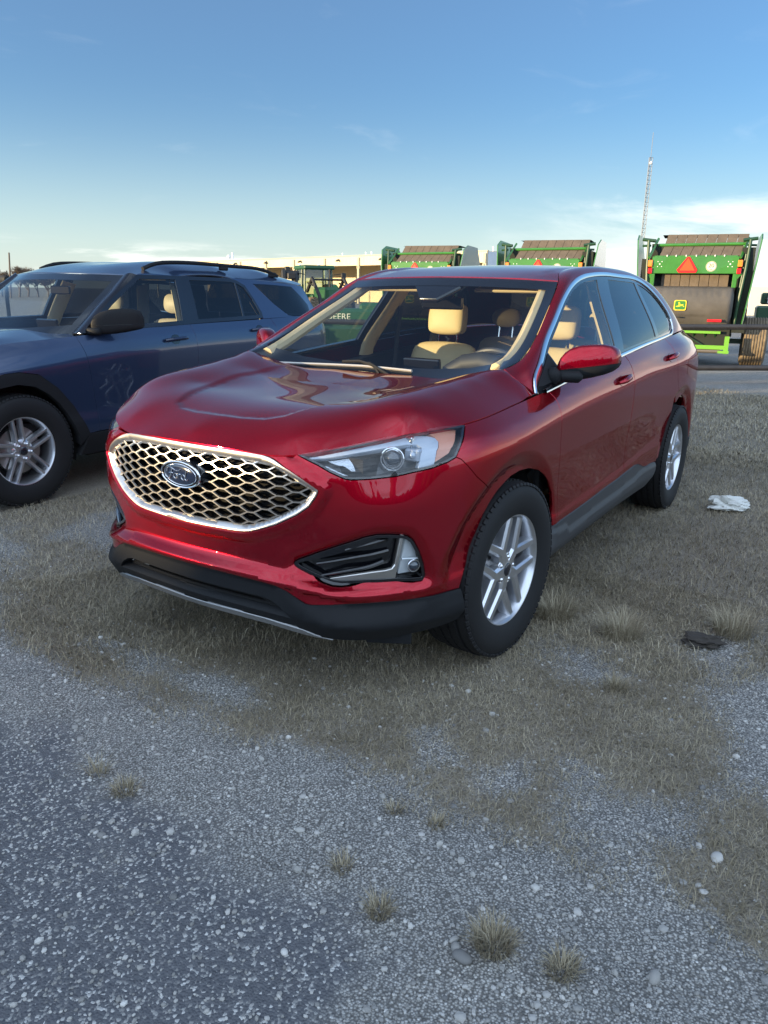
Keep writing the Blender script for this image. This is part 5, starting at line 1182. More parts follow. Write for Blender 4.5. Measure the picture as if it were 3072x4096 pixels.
def big_mesh(name, V, F, m, k=4, smooth=True):
    me = bpy.data.meshes.new(name); me.vertices.add(len(V)); me.vertices.foreach_set('co', np.asarray(V, np.float32).ravel()); me.loops.add(F.size); me.loops.foreach_set('vertex_index', np.asarray(F, np.int32).ravel())
    me.polygons.add(len(F)); me.polygons.foreach_set('loop_start', np.arange(0, F.size, k, dtype=np.int32)); me.polygons.foreach_set('use_smooth', np.full(len(F), smooth))
    me.materials.append(m); me.update(); me.validate(); return link(bpy.data.objects.new(name, me))
go = big_mesh('ground', np.c_[Xg, zz], Fg, gm); tag(go, kind='structure'); attr(go.data, 'grass', mg); attr(go.data, 'dark', md)

# ---- dead grass: many thin bent blades
def grass_mat(name, cols):
    m = bpy.data.materials.new(name); m.use_nodes = True; nt = m.node_tree; b = nt.nodes['Principled BSDF']; b.inputs['Roughness'].default_value = .7; b.inputs['Specular IOR Level'].default_value = .2
    a = nd(nt, 'Attribute', attribute_name='tone'); r = nd(nt, 'ValToRGB'); e = r.color_ramp.elements
    while len(e) < len(cols): e.new(.5)
    for k, c in enumerate(cols): e[k].position = k / (len(cols) - 1); e[k].color = (*c, 1)
    nt.links.new(a.outputs['Fac'], r.inputs['Fac']); nt.links.new(r.outputs['Color'], b.inputs['Base Color']); return m
gmat = grass_mat('dead_grass', [(.075, .060, .038), (.16, .132, .086), (.27, .225, .150), (.39, .335, .235), (.52, .46, .34)])
def blades(X, hgt, wid, flat, tone, seed=1, dirs=None):
    r = np.random.default_rng(seed); n = len(X); az = r.uniform(0, 2 * math.pi, n) if dirs is None else dirs; L = hgt * r.uniform(.5, 1.4, n); lean = np.clip(flat + r.normal(0, .25, n), .05, 1.45)
    d = np.c_[np.cos(az), np.sin(az)]; s = np.c_[-d[:, 1], d[:, 0]] * (wid * r.uniform(.6, 1.3, n))[:, None] / 2; z0 = ground_z(X) - .002
    P0 = np.c_[X, z0]; l1 = lean * .6; P1 = P0 + np.c_[d * (np.sin(l1) * L * .5)[:, None], np.cos(l1) * L * .5]; l2 = np.minimum(lean * 1.35, 1.75); P2 = P1 + np.c_[d * (np.sin(l2) * L * .5)[:, None], np.cos(l2) * L * .5]
    P2[:, 2] = np.maximum(P2[:, 2], z0 + .004); S = np.c_[s, np.zeros(n)]
    V = np.stack([P0 - S, P0 + S, P1 + S * .8, P1 - S * .8, P2 + S * .12, P2 - S * .12], 1).reshape(-1, 3); k = np.arange(n)[:, None] * 6
    F = np.concatenate([k + [[0, 1, 2, 3]], k + [[3, 2, 4, 5]]], 0); return V, F, np.repeat(np.clip(tone + r.normal(0, .17, n) + .55 * (fbm(X, .9, 4, 60) - .5) + .35 * (fbm(X, 5, 2, 66) - .5), 0, 1), 6)
r_ = np.random.default_rng(5)
def scatter(n, x0, x1, y0, y1, power=1.0, rmin=0, rmax=99):
    X = np.c_[r_.uniform(x0, x1, n), r_.uniform(y0, y1, n)]; r = np.hypot(X[:, 0] - CAM[0], X[:, 1] - CAM[1]); X = X[(r > rmin) & (r < rmax)]
    g = grass_mask(X); g = g * np.clip(.35 + 1.3 * fbm(X, 14, 2, 40), 0, 1.2); return X[r_.random(len(X)) < g ** power]
def view_ok(X, mx=1.15):         # keep what the picture can see, with a margin
    d = np.c_[X, np.zeros(len(X))] - np.array(CAM); a = d @ np.array(_d); return (a > .3) & (np.abs(d @ np.array(_r2)) < a * .507 * mx + .3) & (np.abs(d @ np.array(_u2)) < a * .676 * mx + .3)
Vs, Fs, Ts = [], [], []; nv = 0
def addb(a):
    global nv
    Vs.append(a[0]); Fs.append(a[1] + nv); Ts.append(a[2]); nv += len(a[0])
X1 = scatter(230000, -1.2, 1.4, -1.6, 2.3, .9, 0, 4.2); X1 = X1[view_ok(X1)]; addb(blades(X1, .034, .0016, 1.25, .55, 1))
X2 = scatter(260000, -5.5, 1.2, -2.8, 5.0, .8, 3.0, 8.5); X2 = X2[view_ok(X2)]; addb(blades(X2, .055, .0026, 1.18, .58, 2))
X3 = scatter(190000, -13, -2.5, -5, 8, .8, 7.5, 17); X3 = X3[view_ok(X3)]; addb(blades(X3, .06, .006, 1.1, .58, 3))
Vg = np.concatenate(Vs); gob = big_mesh('dead_grass', Vg, np.concatenate(Fs), gmat); attr(gob.data, 'tone', np.concatenate(Ts)); tag(gob, kind='stuff')
# ---- single tufts
def tuft(x, y, rad, n, hgt, label, wid=.0022, group='dry grass tufts growing out of the gravel'):
    r = np.random.default_rng(int(abs(x * 1000 + y * 77))); a = r.uniform(0, 2 * math.pi, n); q = rad * np.sqrt(r.random(n)) * .55; X = np.c_[x + q * np.cos(a), y + q * np.sin(a)]
    V, F, T = blades(X, hgt, wid, .75, .62, int(n), a + r.normal(0, .7, n)); o = big_mesh('grass_tuft', V, F, gmat); attr(o.data, 'tone', T); tag(o, label, 'grass tuft', group)
for t in [(1.55, .212, .05, 60, .07, 'thin upright straw tuft on gravel, far left of the tufts'), (1.565, .359, .07, 160, .045, 'low brown tuft beside the thin upright straw tuft'), (1.451, 1.11, .05, 110, .042, 'small round tuft in the gravel at the edge of the dark patch'),
          (1.463, 1.56, .075, 420, .06, 'large pale straw tuft in the front gravel beside dark stones'), (1.437, 1.72, .06, 260, .045, 'darker low tuft just right of the large pale tuft'), (1.174, 1.097, .04, 90, .035, 'tiny tuft on bare gravel below the dead grass edge'),
          (1.16, 1.235, .045, 130, .035, 'small flat tuft close to the dead grass edge'), (1.527, 1.279, .05, 170, .05, 'upright tuft at the right end of the dark patch'),
          (-.494, .962, .16, 700, .11, 'long grey grass clump right behind the front tyre'), (-.451, 1.292, .16, 600, .11, 'long grass clump lying flat right of the front tyre'), (-.754, 1.722, .14, 500, .12, 'spiky pale grass clump near the dark clod'), (.046, 1.42, .08, 220, .06, 'orange brown clump in the gravel right of the front tyre')]:
    tuft(*t)
# ---- stones
def rock(seed, lev=1):
    bm = bmesh.new(); bmesh.ops.create_icosphere(bm, subdivisions=lev, radius=1.0); r = np.random.default_rng(seed); V = np.array([v.co[:] for v in bm.verts]); ax = r.normal(size=(5, 3)); ax /= np.linalg.norm(ax, axis=1)[:, None]
    k = 1 + sum(.16 * np.abs(V @ a) * s for a, s in zip(ax, r.choice([-1, 1], 5))); V = V * k[:, None] * [1, r.uniform(.65, .95), r.uniform(.45, .75)]; F = np.array([[v.index for v in f.verts] for f in bm.faces]); bm.free(); return V, F
smat = grass_mat('gravel_stone', [(.14, .138, .135), (.25, .24, .225), (.36, .345, .32), (.46, .44, .41), (.60, .58, .54)])
base = [rock(k) for k in range(6)]; Vs, Fs, Ts = [], [], []; nv = 0
N = 26000; Xs = np.c_[r_.uniform(-1.2, 2.6, N), r_.uniform(-1.8, 2.6, N)]; Xs = Xs[view_ok(Xs, 1.05)]; rr = np.hypot(Xs[:, 0] - CAM[0], Xs[:, 1] - CAM[1]); gmk = grass_mask(Xs); dmk = dark_mask(Xs)
Xs = Xs[(r_.random(len(Xs)) < (1 - .8 * gmk) * (1 - .35 * dmk)) & (rr < 4.5)]; zs = ground_z(Xs)
for (x, y), z in zip(Xs, zs):
    V, F = base[r_.integers(6)]; s = .0034 + .0042 * r_.random() ** 2 + (.006 if r_.random() < .03 else 0); a = r_.uniform(0, 6.28); ca, sa = math.cos(a) * s, math.sin(a) * s
    Vs.append(np.c_[V[:, 0] * ca - V[:, 1] * sa + x, V[:, 0] * sa + V[:, 1] * ca + y, V[:, 2] * s + z + s * .25]); Fs.append(F + nv); nv += len(V); Ts.append(np.full(len(V), np.clip(r_.beta(2, 2.2), 0, 1)))
so = big_mesh('gravel', np.concatenate(Vs), np.concatenate(Fs), smat, 3, False); attr(so.data, 'tone', np.concatenate(Ts)); tag(so, kind='stuff')
for k, (x, y, s, tn) in enumerate([(.852, 1.945, .020, .75), (.836, 1.894, .014, .7), (1.0, 1.94, .014, .8), (1.33, 1.90, .018, .35), (1.52, 1.49, .018, .3), (1.535, 1.515, .020, .1), (1.50, 1.475, .014, .5), (1.75, 1.16, .011, .9), (1.40, .92, .010, .6)]):
    V, F = rock(50 + k, 2); o = big_mesh('stone', V * s, F, smat, 3, True); o.location = (x, y, float(ground_z(np.array([[x, y]]))[0]) + s * .3); o.rotation_euler = (0, 0, k); attr(o.data, 'tone', np.full(len(V), tn))
    tag(o, ['pale flat oval stone among dead grass at the lower right', 'small pale stone left of the pale oval stone', 'tan stone at the edge of the lower right grass', 'dark grey angular stone in the gravel at lower right', 'grey stone of the dark trio beside the large pale tuft', 'blackish stone of the dark trio beside the large pale tuft', 'smallest stone beside the large pale tuft', 'cream pebble in the dark patch near the bottom', 'small grey pebble near the middle of the gravel'][k], 'stone', 'loose stones on the gravel')
# ---- crumpled bag and dark clod on the grass
def blob(name, loc, s, seed, m, lev=3, amp=.35, freq=3.0):
    bm = bmesh.new(); bmesh.ops.create_icosphere(bm, subdivisions=lev, radius=1.0); V = np.array([v.co[:] for v in bm.verts]); F = np.array([[v.index for v in f.verts] for f in bm.faces]); bm.free()
    k = 1 + amp * ((fbm(V[:, :2] * .7 + V[:, 2:] * .9 + 7, freq, 3, seed) - .5) * 2); V = V * k[:, None] * s; V[:, 2] = np.maximum(V[:, 2], -.3 * s[2]); o = big_mesh(name, V, F, m, 3, False); o.location = loc; return o
bgm = mat('white_plastic', (.62, .62, .58), rough=.55, bump=.4, bscale=60)
o = blob('plastic_bag', (-3.04, 1.31, .035), (.13, .075, .055), 61, bgm, 4, .9, 2.6); o.rotation_euler = (0, 0, 2.1); tag(o, 'crumpled white plastic bag lying on the dead grass behind the red suv', 'plastic bag')
o = blob('dirt_clod', (-.566, 1.633, .02), (.09, .05, .03), 71, mat('clod', (.045, .038, .032), rough=.95), 3, .7, 3.0); o.rotation_euler = (0, 0, 2.0); tag(o, 'dark lumpy clod of earth on the grass and gravel', 'dirt clod')
# ================================================================ thin clouds in the sky, unseen tree band behind the viewer
def wmath(op, a, b=None, c=None):
    m = wn.nodes.new('ShaderNodeMath'); m.operation = op
    for k, s in ((0, a), (1, b), (2, c)):
        if s is None: continue
        if isinstance(s, (int, float)): m.inputs[k].default_value = s
        else: wn.links.new(s, m.inputs[k])
    return m.outputs[0]
def wsmooth(x, lo, hi):
    m = wn.nodes.new('ShaderNodeMapRange'); m.interpolation_type = 'SMOOTHSTEP'; wn.links.new(x, m.inputs[0]); m.inputs[1].default_value = lo; m.inputs[2].default_value = hi; return m.outputs[0]
wt = wn.nodes.new('ShaderNodeTexCoord'); sep = wn.nodes.new('ShaderNodeSeparateXYZ'); wn.links.new(wt.outputs['Generated'], sep.inputs[0]); el = sep.outputs[2]
def wdot(v): d = wn.nodes.new('ShaderNodeVectorMath'); d.operation = 'DOT_PRODUCT'; wn.links.new(wt.outputs['Generated'], d.inputs[0]); d.inputs[1].default_value = v; return d.outputs['Value']
def wnoise(scale, sc_, det=6, rough=.6, dist=0.0):
    mp = wn.nodes.new('ShaderNodeMapping'); wn.links.new(wt.outputs['Generated'], mp.inputs[0]); mp.inputs['Scale'].default_value = sc_
    n = wn.nodes.new('ShaderNodeTexNoise'); n.inputs['Scale'].default_value = scale; n.inputs['Detail'].default_value = det; n.inputs['Roughness'].default_value = rough; n.inputs['Distortion'].default_value = dist; wn.links.new(mp.outputs[0], n.inputs['Vector']); return n.outputs['Fac']
nA = wnoise(2.2, (2.0, 2.0, 9.0), 7, .62, .4); nB = wnoise(3.0, (1.6, 1.6, 14.0), 6, .6, .3); nC = wnoise(2.6, (1.2, 3.2, 9.0), 6, .55, .6)
az_r = wsmooth(wdot((-.94, .34, 0)), .66, .95)                       # the bank low in the sky behind the balers
bank = wmath('MULTIPLY', az_r, wsmooth(wmath('SUBTRACT', wmath('ADD', wmath('MULTIPLY', nA, .16), .012), el), -.012, .035))
az_l = wmath('MULTIPLY', wsmooth(wdot((-.60, -.80, 0)), .93, .985), wmath('SUBTRACT', 1.0, az_r)); wisp = wmath('MULTIPLY', az_l, wmath('MULTIPLY', wsmooth(nB, .50, .68), wmath('MULTIPLY', wsmooth(el, .005, .02), wmath('SUBTRACT', 1.0, wsmooth(el, .035, .06)))))
cirr = wmath('MULTIPLY', wsmooth(nC, .58, .80), wmath('MULTIPLY', .05, wmath('SUBTRACT', 1.0, wsmooth(el, .30, .55))))
rest = wmath('MULTIPLY', wsmooth(wdot((.80, .56, .22)), -.20, .45), wmath('ADD', .45, wmath('MULTIPLY', .55, wsmooth(nB, .40, .62))))   # bright cloud veil over and behind the viewer, added to lift ground light
cov = wmath("ADD", wmath("ADD", wmath("MULTIPLY", bank, .72), wmath("MULTIPLY", wisp, .55)), cirr)
cov = wmath("MINIMUM", wmath("ADD", cov, .045), .95)
hz = wn.nodes.new('ShaderNodeMixRGB'); wn.links.new(wmath('MULTIPLY', .55, wmath('POWER', wmath('SUBTRACT', 1.0, wsmooth(el, .0, .28)), 2.0)), hz.inputs[0]); wn.links.new(w_sky.outputs[0], hz.inputs[1]); hz.inputs[2].default_value = (2.9, 3.35, 3.35, 1)
cmix = wn.nodes.new('ShaderNodeMixRGB'); wn.links.new(cov, cmix.inputs[0]); wn.links.new(hz.outputs[0], cmix.inputs[1]); cmix.inputs[2].default_value = (5.0, 4.8, 4.5, 1)
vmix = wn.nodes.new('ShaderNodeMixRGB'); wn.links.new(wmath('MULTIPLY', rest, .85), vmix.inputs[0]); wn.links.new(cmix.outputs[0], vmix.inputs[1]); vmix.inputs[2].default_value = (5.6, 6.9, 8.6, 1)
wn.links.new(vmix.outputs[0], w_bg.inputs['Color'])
# bank of trees beyond the yard on the sunward side (unseen, placed and sized to shade the ground; shows in the paintwork)
tr = np.random.default_rng(11); Vs, Fs = [], []; nv = 0
for k in range(260):
    a = SUN_AZ + math.radians(-52 + 185 * k / 259 + tr.normal(0, .4)); R = 46 + tr.normal(0, 2.5) + 10 * max(0, (k - 120) / 140); h = 4.13 + (tr.normal(0, .10) if k < 120 else tr.normal(.2, .5) + (tr.random() < .08) * 2.2); w = tr.uniform(1.1, 1.9)
    V, F = rock(300 + k % 9, 2); V = V * [1, 1, 1 / V[:, 2].max()]; Vs.append(V * [w, w, h * .62] + [R * math.cos(a), R * math.sin(a), h * .42]); Fs.append(F + nv); nv += len(V)
o = big_mesh('shade_treeline', np.concatenate(Vs), np.concatenate(Fs), mat('unseen_foliage', (.045, .042, .026), rough=.95, noise=.5, nscale=.8), 3, False); tag(o, kind='stuff')
# ================================================================ balers, fence, shed, tractor, mast, trees
jgreen = mat('machine_green', (.035, .17, .022), rough=.38, coat=.35, noise=.12, nscale=3)
jdark = mat('machine_dark_green', (.012, .05, .018), rough=.45, coat=.2)
lime = mat('bright_green', (.13, .34, .03), rough=.45)
belt_m = mat('belt_brown', (.115, .088, .062), rough=.8, noise=.2, nscale=5, bump=.6, bscale=55)
gatem = mat('moulded_plastic', (.075, .068, .060), rough=.62, noise=.25, nscale=2.5)
shieldm = mat('shield_side', (.20, .28, .27), rough=.18, coat=.7)  # grey-blue base stands in for sky reflection on the green shield
amb_l = mat('amber_lamp', (.85, .22, .02), rough=.25, coat=.6); red_l = mat('red_lamp', (.60, .01, .015), rough=.25, coat=.6)
smv_o = mat('orange_triangle', (.95, .07, .01), rough=.45); smv_r = mat('red_border', (.62, .01, .01), rough=.4)
cream = mat('cream_decal', (.72, .68, .52), rough=.5); ink = mat('black_ink', (.012, .012, .012), rough=.6); yel = mat('logo_yellow', (.80, .62, .02), rough=.5); lgreen = mat('logo_green', (.02, .16, .03), rough=.5)
brown_rub = mat('brown_rubber', (.15, .115, .075), rough=.9, noise=.35, nscale=9, bump=.4, bscale=60); wht = mat('white_part', (.75, .75, .72), rough=.4)  # mottled brown rubber for the farm machine tyres
pipe_m = mat('pipe_black', (.030, .026, .024), rough=.5, noise=.3, nscale=4)
def text_mesh(name, s, size, M4, m, parent, ext=.002):
    cu = bpy.data.curves.new(name, 'FONT'); cu.body = s; cu.size = size; cu.align_x = 'CENTER'; cu.align_y = 'CENTER'; cu.extrude = ext
    t = bpy.data.objects.new(name, cu); C.objects.link(t); bpy.context.view_layer.update(); me = bpy.data.meshes.new_from_object(t); bpy.data.objects.remove(t)
    me.transform(M4); me.materials.clear(); me.materials.append(m); return link(bpy.data.objects.new(name, me), parent)
def rear_M(x, y, z): return Matrix(((1, 0, 0, x), (0, 0, -1, y), (0, 1, 0, z), (0, 0, 0, 1)))       # text plane facing local -y
DEER = [(-.95,-.30),(-.70,-.20),(-.42,-.12),(-.30,.10),(-.36,.42),(-.30,.50),(-.42,.62),(-.46,.86),(-.36,.72),(-.33,.92),(-.24,.74),(-.14,.90),(-.12,.64),(-.02,.52),(-.06,.40),(-.14,.36),(-.10,.18),(.30,.16),(.55,.22),(.66,.40),(.70,.22),(.64,.06),(.72,-.10),(.95,-.38),(.98,-.50),(.86,-.44),(.62,-.18),(.40,-.16),(.10,-.22),(-.10,-.30),(-.30,-.34),(-.52,-.40),(-.66,-.52),(-.60,-.38),(-.48,-.28),(-.72,-.34),(-.90,-.46)]
def emblem_deer(x, y, z, w, h, parent):
    def rr_(w, h, r, n=5): return [(sx * (w - r) + r * math.cos(a), sz * (h - r) + r * math.sin(a)) for sx, sz, a0 in ((1, 1, 0), (-1, 1, 90), (-1, -1, 180), (1, -1, 270)) for a in np.radians(np.linspace(a0, a0 + 90, n))]
    mb = MB(); 
    for k, (s, o) in enumerate(((1, 0), (.86, .004))): mb.prism([(x + a, z + b) for a, b in rr_(w * s, h * s, h * .35)], 'y', y - .006 - o, y, mi=k)
    r2 = cdt_region(np.array(DEER) * [w * .72, h * .72] + [x, z], (), w * .2)
    n = len(r2[0]); mb.add(np.c_[r2[0][:, 0], np.full(n, y - .0135), r2[0][:, 1]], [tuple(t) for t in r2[1]], 0); return mb.build('emblem', [yel, lgreen], parent, smooth=False)
def make_baler(label, x, y, rz, full=True):
    t = thing('baler', label, 'baler', (x, y, 0), rz, 'green balers behind the pipe fence'); t.scale = (.945,) * 3
    # upper belts, lying back over the roof
    mb = MB(); W = 1.74
    for k in range(8):
        x0 = -.80 + k * .222; a, b = x0 + .004, x0 + .216
        for (y0, z0, y1, z1) in ((.02, 2.52, .30, 2.74), (.33, 2.79, .52, 3.02)): s = .06 * (y1 > .4); mb.add([(a + y0 * .25, y0, z0), (b + y0 * .25, y0, z0), (b + y1 * .25, y1, z1), (a + y1 * .25, y1, z1), (a + y0 * .25, y0 + .02, z0 - .02), (b + y0 * .25, y0 + .02, z0 - .02), (b + y1 * .25, y1 + .02, z1 - .02), (a + y1 * .25, y1 + .02, z1 - .02)], [(0, 1, 2, 3), (4, 5, 6, 7), (0, 1, 5, 4), (2, 3, 7, 6), (1, 2, 6, 5), (0, 3, 7, 4)])
        mb.add([(a, .52 + .13, 3.02), (b + .13, .65, 3.02), (b + .13, 1.5, 3.0), (a, 1.5, 3.0)], [(0, 1, 2, 3)])
    mb.build('upper_belt', belt_m, t, smooth=False)
    mb = MB(); mb.tube([(-.86, .30, 2.77), (1.04, .30, 2.79)], .035, 8)
    for xs, q in ((-1.0, 1), (.98, 1)): mb.tube([(xs - .02, -.02, 2.47), (xs + .12, .5, 2.93)], .035, 4)
    mb.build('belt_frame', jgreen, t)
    mb = MB(); mb.box((0, .0, 2.31), (.94, .02, .19), bev=.01); mb.box((0, .03, 2.505), (.90, .04, .016), bev=.008); [mb.box((sx * .90, .03, 1.98), (.05, .035, .17), bev=.01) for sx in (-1, 1)]
    for sx in (-1, 1): mb.prism([(sx * .93, 2.14), (sx * 1.06, 2.14), (sx * .93, 1.98)], 'y', .0, .04)
    mb.build('rear_panel', jgreen, t)
    mb = MB(); [mb.box((x_, -.01, 2.515), (.012, .02, .02), bev=.004) for x_ in (-.62, -.42, -.2, .02, .23, .42, .62)]; [mb.cyl((sx * (.72 + .09 * i), -.02, 2.33 + .055 * j), (sx * (.72 + .09 * i), -.026, 2.33 + .055 * j), .011, 8) for sx in (-1, 1) for i in (0, 1) for j in (-1, 1)]; [mb.cyl((sx * .765, -.02, 2.33), (sx * .765, -.026, 2.33), .017, 8) for sx in (-1, 1)]; mb.build('bolts', wht, t)
    s = MB(); s.prism([(-.17, 2.49), (-.115, 2.49), (.075, 2.20), (.045, 2.135), (-.33, 2.135), (-.38, 2.20)], 'y', -.035, -.025, mi=0); s.prism([(-.145, 2.47), (.02, 2.185), (-.315, 2.185)], 'y', -.042, -.030, mi=1); s.build('warning_triangle', [smv_r, smv_o], t, smooth=False)
    d = MB(); q = np.linspace(0, 2 * math.pi, 33)[:-1]; d.prism([(.366 + .115 * math.cos(a), 2.28 + .115 * math.sin(a)) for a in q], 'y', -.026, -.018, mi=0); d.prism([(.366 + .108 * math.cos(a), 2.28 + .108 * math.sin(a)) for a in q], 'y', -.028, -.02, mi=1); d.prism([(.366 + .098 * math.cos(a), 2.28 + .098 * math.sin(a)) for a in q], 'y', -.030, -.02, mi=0)
    dd = d.build('speed_decal', [cream, ink], t, smooth=False); text_mesh('lettering', '20', .125, rear_M(.366, -.032, 2.295), ink, dd); text_mesh('lettering', 'mph', .035, rear_M(.366, -.032, 2.215), ink, dd)
    for sx in (-1, 1):
        m1 = MB(); m1.box((sx * .975, -.02, 2.345), (.05, .04, .075), bev=.012); m1.build('amber_lamp', amb_l, t); m1 = MB(); m1.box((sx * .965, -.02, 2.18), (.048, .04, .065), bev=.012); m1.build('red_lamp', red_l, t)
    # inner belts
    mb = MB(); [mb.box((-.60 + k * .212, .22, 1.95), (.100, .012, .20)) for k in range(7)]; mb.build('inner_belt', belt_m, t, smooth=False)
    mb = MB(); mb.box((0, 1.3, 1.75), (1.0, 1.0, 1.05)); mb.box((-1.02, .35, 1.7), (.16, .3, .75)); mb.box((1.12, .55, 1.75), (.14, .45, .95)); mb.box((0, .9, .75), (.95, .8, .3)); mb.build('baler_body', mat('baler_inside', (.010, .014, .010), rough=.8), t)
    # moulded gate: bowed, with ribs
    xs_ = np.linspace(-.93, .93, 41); zs_ = np.linspace(0, 1, 31); V = []
    for k in zs_:
        z = 1.83 - .91 * k; yb = -.06 - .20 * math.sin(math.pi * min(1, k * 1.05)) ** .7 + (.10 if k < .02 else 0)
        for x_ in xs_:
            e = max(0, abs(x_) - .84) / .09; yy = yb + .10 * e ** 2; rib = 0
            for rc in (-.62, -.30, .02, .34, .66):
                if .06 < k < .26: rib = max(rib, .018 * max(0, 1 - abs(abs(x_ - rc) - .085) / .035))
            if k > .70 and x_ < .40: rib -= .015
            V.append((x_, yy - rib, z))
    m_ = len(xs_); F = [(i * m_ + j, i * m_ + j + 1, (i + 1) * m_ + j + 1, (i + 1) * m_ + j) for i in range(30) for j in range(m_ - 1)]
    F += [(0 * m_ + j, 0 * m_ + j + 1, 31 * m_ + j + 1, 31 * m_ + j) for j in range(m_ - 1)]; V += [(x_, .25, 1.84) for x_ in xs_]
    mb = MB(); mb.add(V, F); 
    mb.add([(.93, -.1, 1.83), (.93, .3, 1.84), (.93, .3, .92), (.93, -.12, .92)], [(0, 1, 2, 3)]); mb.add([(-.93, -.1, 1.83), (-.93, .3, 1.84), (-.93, .3, .92), (-.93, -.12, .92)], [(0, 1, 2, 3)])
    gt = mb.build('rear_gate', gatem, t, angle=60, fix=False)
    emblem_deer(-.20, -.27, 1.405, .135, .115, gt)
    mb = MB(); mb.box((.58, -.245, 1.075), (.155, .012, .030), bev=.006); mb.build('reflector', red_l, gt); mb = MB(); mb.box((-.22, -.262, 1.135), (.07, .01, .014), bev=.008); mb.build('handle', ink, gt)
    # lower frame
    mb = MB(); mb.box((-.1, .0, .80), (.85, .03, .028)); mb.box((0, -.02, .46), (.95, .04, .045)); mb.box((.91, -.04, .52), (.05, .04, .20)); mb.box((.86, -.06, .36), (.12, .05, .03)); mb.build('lower_frame', lime, t)
    mb = MB(); [mb.tube([(x_, .05, .78), (x_ + .10, .25, .50)], .022, 4) for x_ in (-.6, -.35, -.1, .15, .4, .62)]; mb.tube([(-.15, -.02, .78), (.40, .05, .50)], .012, 6); mb.build('slats', jdark, t)
    mb = MB(); mb.cyl((-.92, .0, .37), (.80, .0, .37), .05, 14); mb.build('roller', mat('roller_grey', (.16, .14, .12), rough=.5, metal=.5), t)
    # side shields with a bend
    for sx in (-1, 1):
        o_ = [(.15, 2.88), (.55, 3.02), (1.6, 3.0), (2.3, 2.4), (2.3, 1.2), (1.2, .95), (.10, .96), (-.08, 1.35), (.0, 2.4)]; X0 = 1.28 if sx > 0 else -1.22
        mb = MB(); mb.prism([(a, b) for a, b in o_], 'x', X0 - .02, X0 + .0, mi=0, f=lambda V: V + np.c_[.10 * sx * np.clip((V[:, 2] - 2.0) / 1.0, -1, 1), 0 * V[:, 0], 0 * V[:, 0]]); mb.prism([(a, b) for a, b in o_], 'x', X0 + (.004 if sx > 0 else -.034), X0 + (.014 if sx > 0 else -.024), mi=1, f=lambda V: V + np.c_[.10 * sx * np.clip((V[:, 2] - 2.0) / 1.0, -1, 1), 0 * V[:, 0], 0 * V[:, 0]])
        mb.build('side_shield', [jgreen, shieldm], t, smooth=False)
        mb = MB(); xx = X0 - .15 * sx; mb.tube([(xx, .1, 2.86), (xx - .03 * sx, .0, 2.2), (xx - .10 * sx, -.05, 1.4), (xx - .12 * sx, .0, .9)], .035, 8); mb.tube([(xx - .06 * sx, .05, 2.55), (xx - .10 * sx, .02, 1.8)], .022, 8); mb.tube([(X0 - .30 * sx, .2, 2.86), (X0, .25, 2.9)], .04, 8); mb.tube([(X0 - .2 * sx, .12, 2.75), (X0 - .02 * sx, .2, 2.75)], .03, 6); mb.build('hydraulic_arm', jdark, t)
        m1 = MB(); xw = sx * 1.53; prof = [(.28, .25)]; m1.lathe([(.30, .24), (.50, .27), (.56, .24)] + [(.575 - .022 * (k % 3 == 2), .22 - .44 * k / 22) for k in range(23)] + [(.56, -.24), (.50, -.27), (.30, -.24)], (xw, .95, .575), 'x', 40); wheel_ = m1.build('wheel', brown_rub, t, angle=30)
        m1 = MB(); m1.lathe([(.001, .1 * sx), (.28, .12 * sx), (.30, .2 * sx), (.31, .22 * sx)], (xw, .95, .575), 'x', 28); m1.build('rim', yel, wheel_)
    mb = MB(); mb.box((0, .95, .575), (1.5, .06, .06)); mb.box((0, 2.6, .7), (.12, 1.4, .10)); mb.box((0, 2.2, 1.1), (.7, .5, .4), bev=.1); mb.build('chassis', jdark, t)
    return t
RZ = math.radians(101)
make_baler('nearest green baler at the right with moulded grey rear gate above the pipe fence', -15.565, -1.793, RZ)
def along(u, v, D):
    d = np.array(_d) + np.array(_r2) * ((u - 1536) / FPX) - np.array(_u2) * ((v - 2048) / FPX); p = np.array(CAM) + d * D; return p
make_baler('middle green baler rising over the right half of the red roof', -16.195, -5.557, RZ)
make_baler('farthest green baler rising over the left half of the red roof', -17.242, -9.827, RZ)
# fence of round pipe
fa, fb = np.array([-11.65, -1.02]), np.array([-12.50, .22]); fd = (fb - fa) / np.linalg.norm(fb - fa); f0 = fa - fd * 9; f1 = fa + fd * 9
fz = thing('pipe_fence', 'black pipe rail fence in front of the balers', 'fence', (f0[0], f0[1], 0), math.atan2(fd[1], fd[0]))
for z in (1.0, .283): mb = MB(); mb.tube([(x, 0, z + .012 * math.sin(x * 1.3)) for x in np.linspace(0, 18, 30)], .049, 14); mb.build('rail', pipe_m, fz)
for x in (.6, 5.6, 14.2): mb = MB(); mb.cyl((x, .09, -.1), (x, .09, 1.12), .055, 14); mb.build('post', pipe_m, fz)
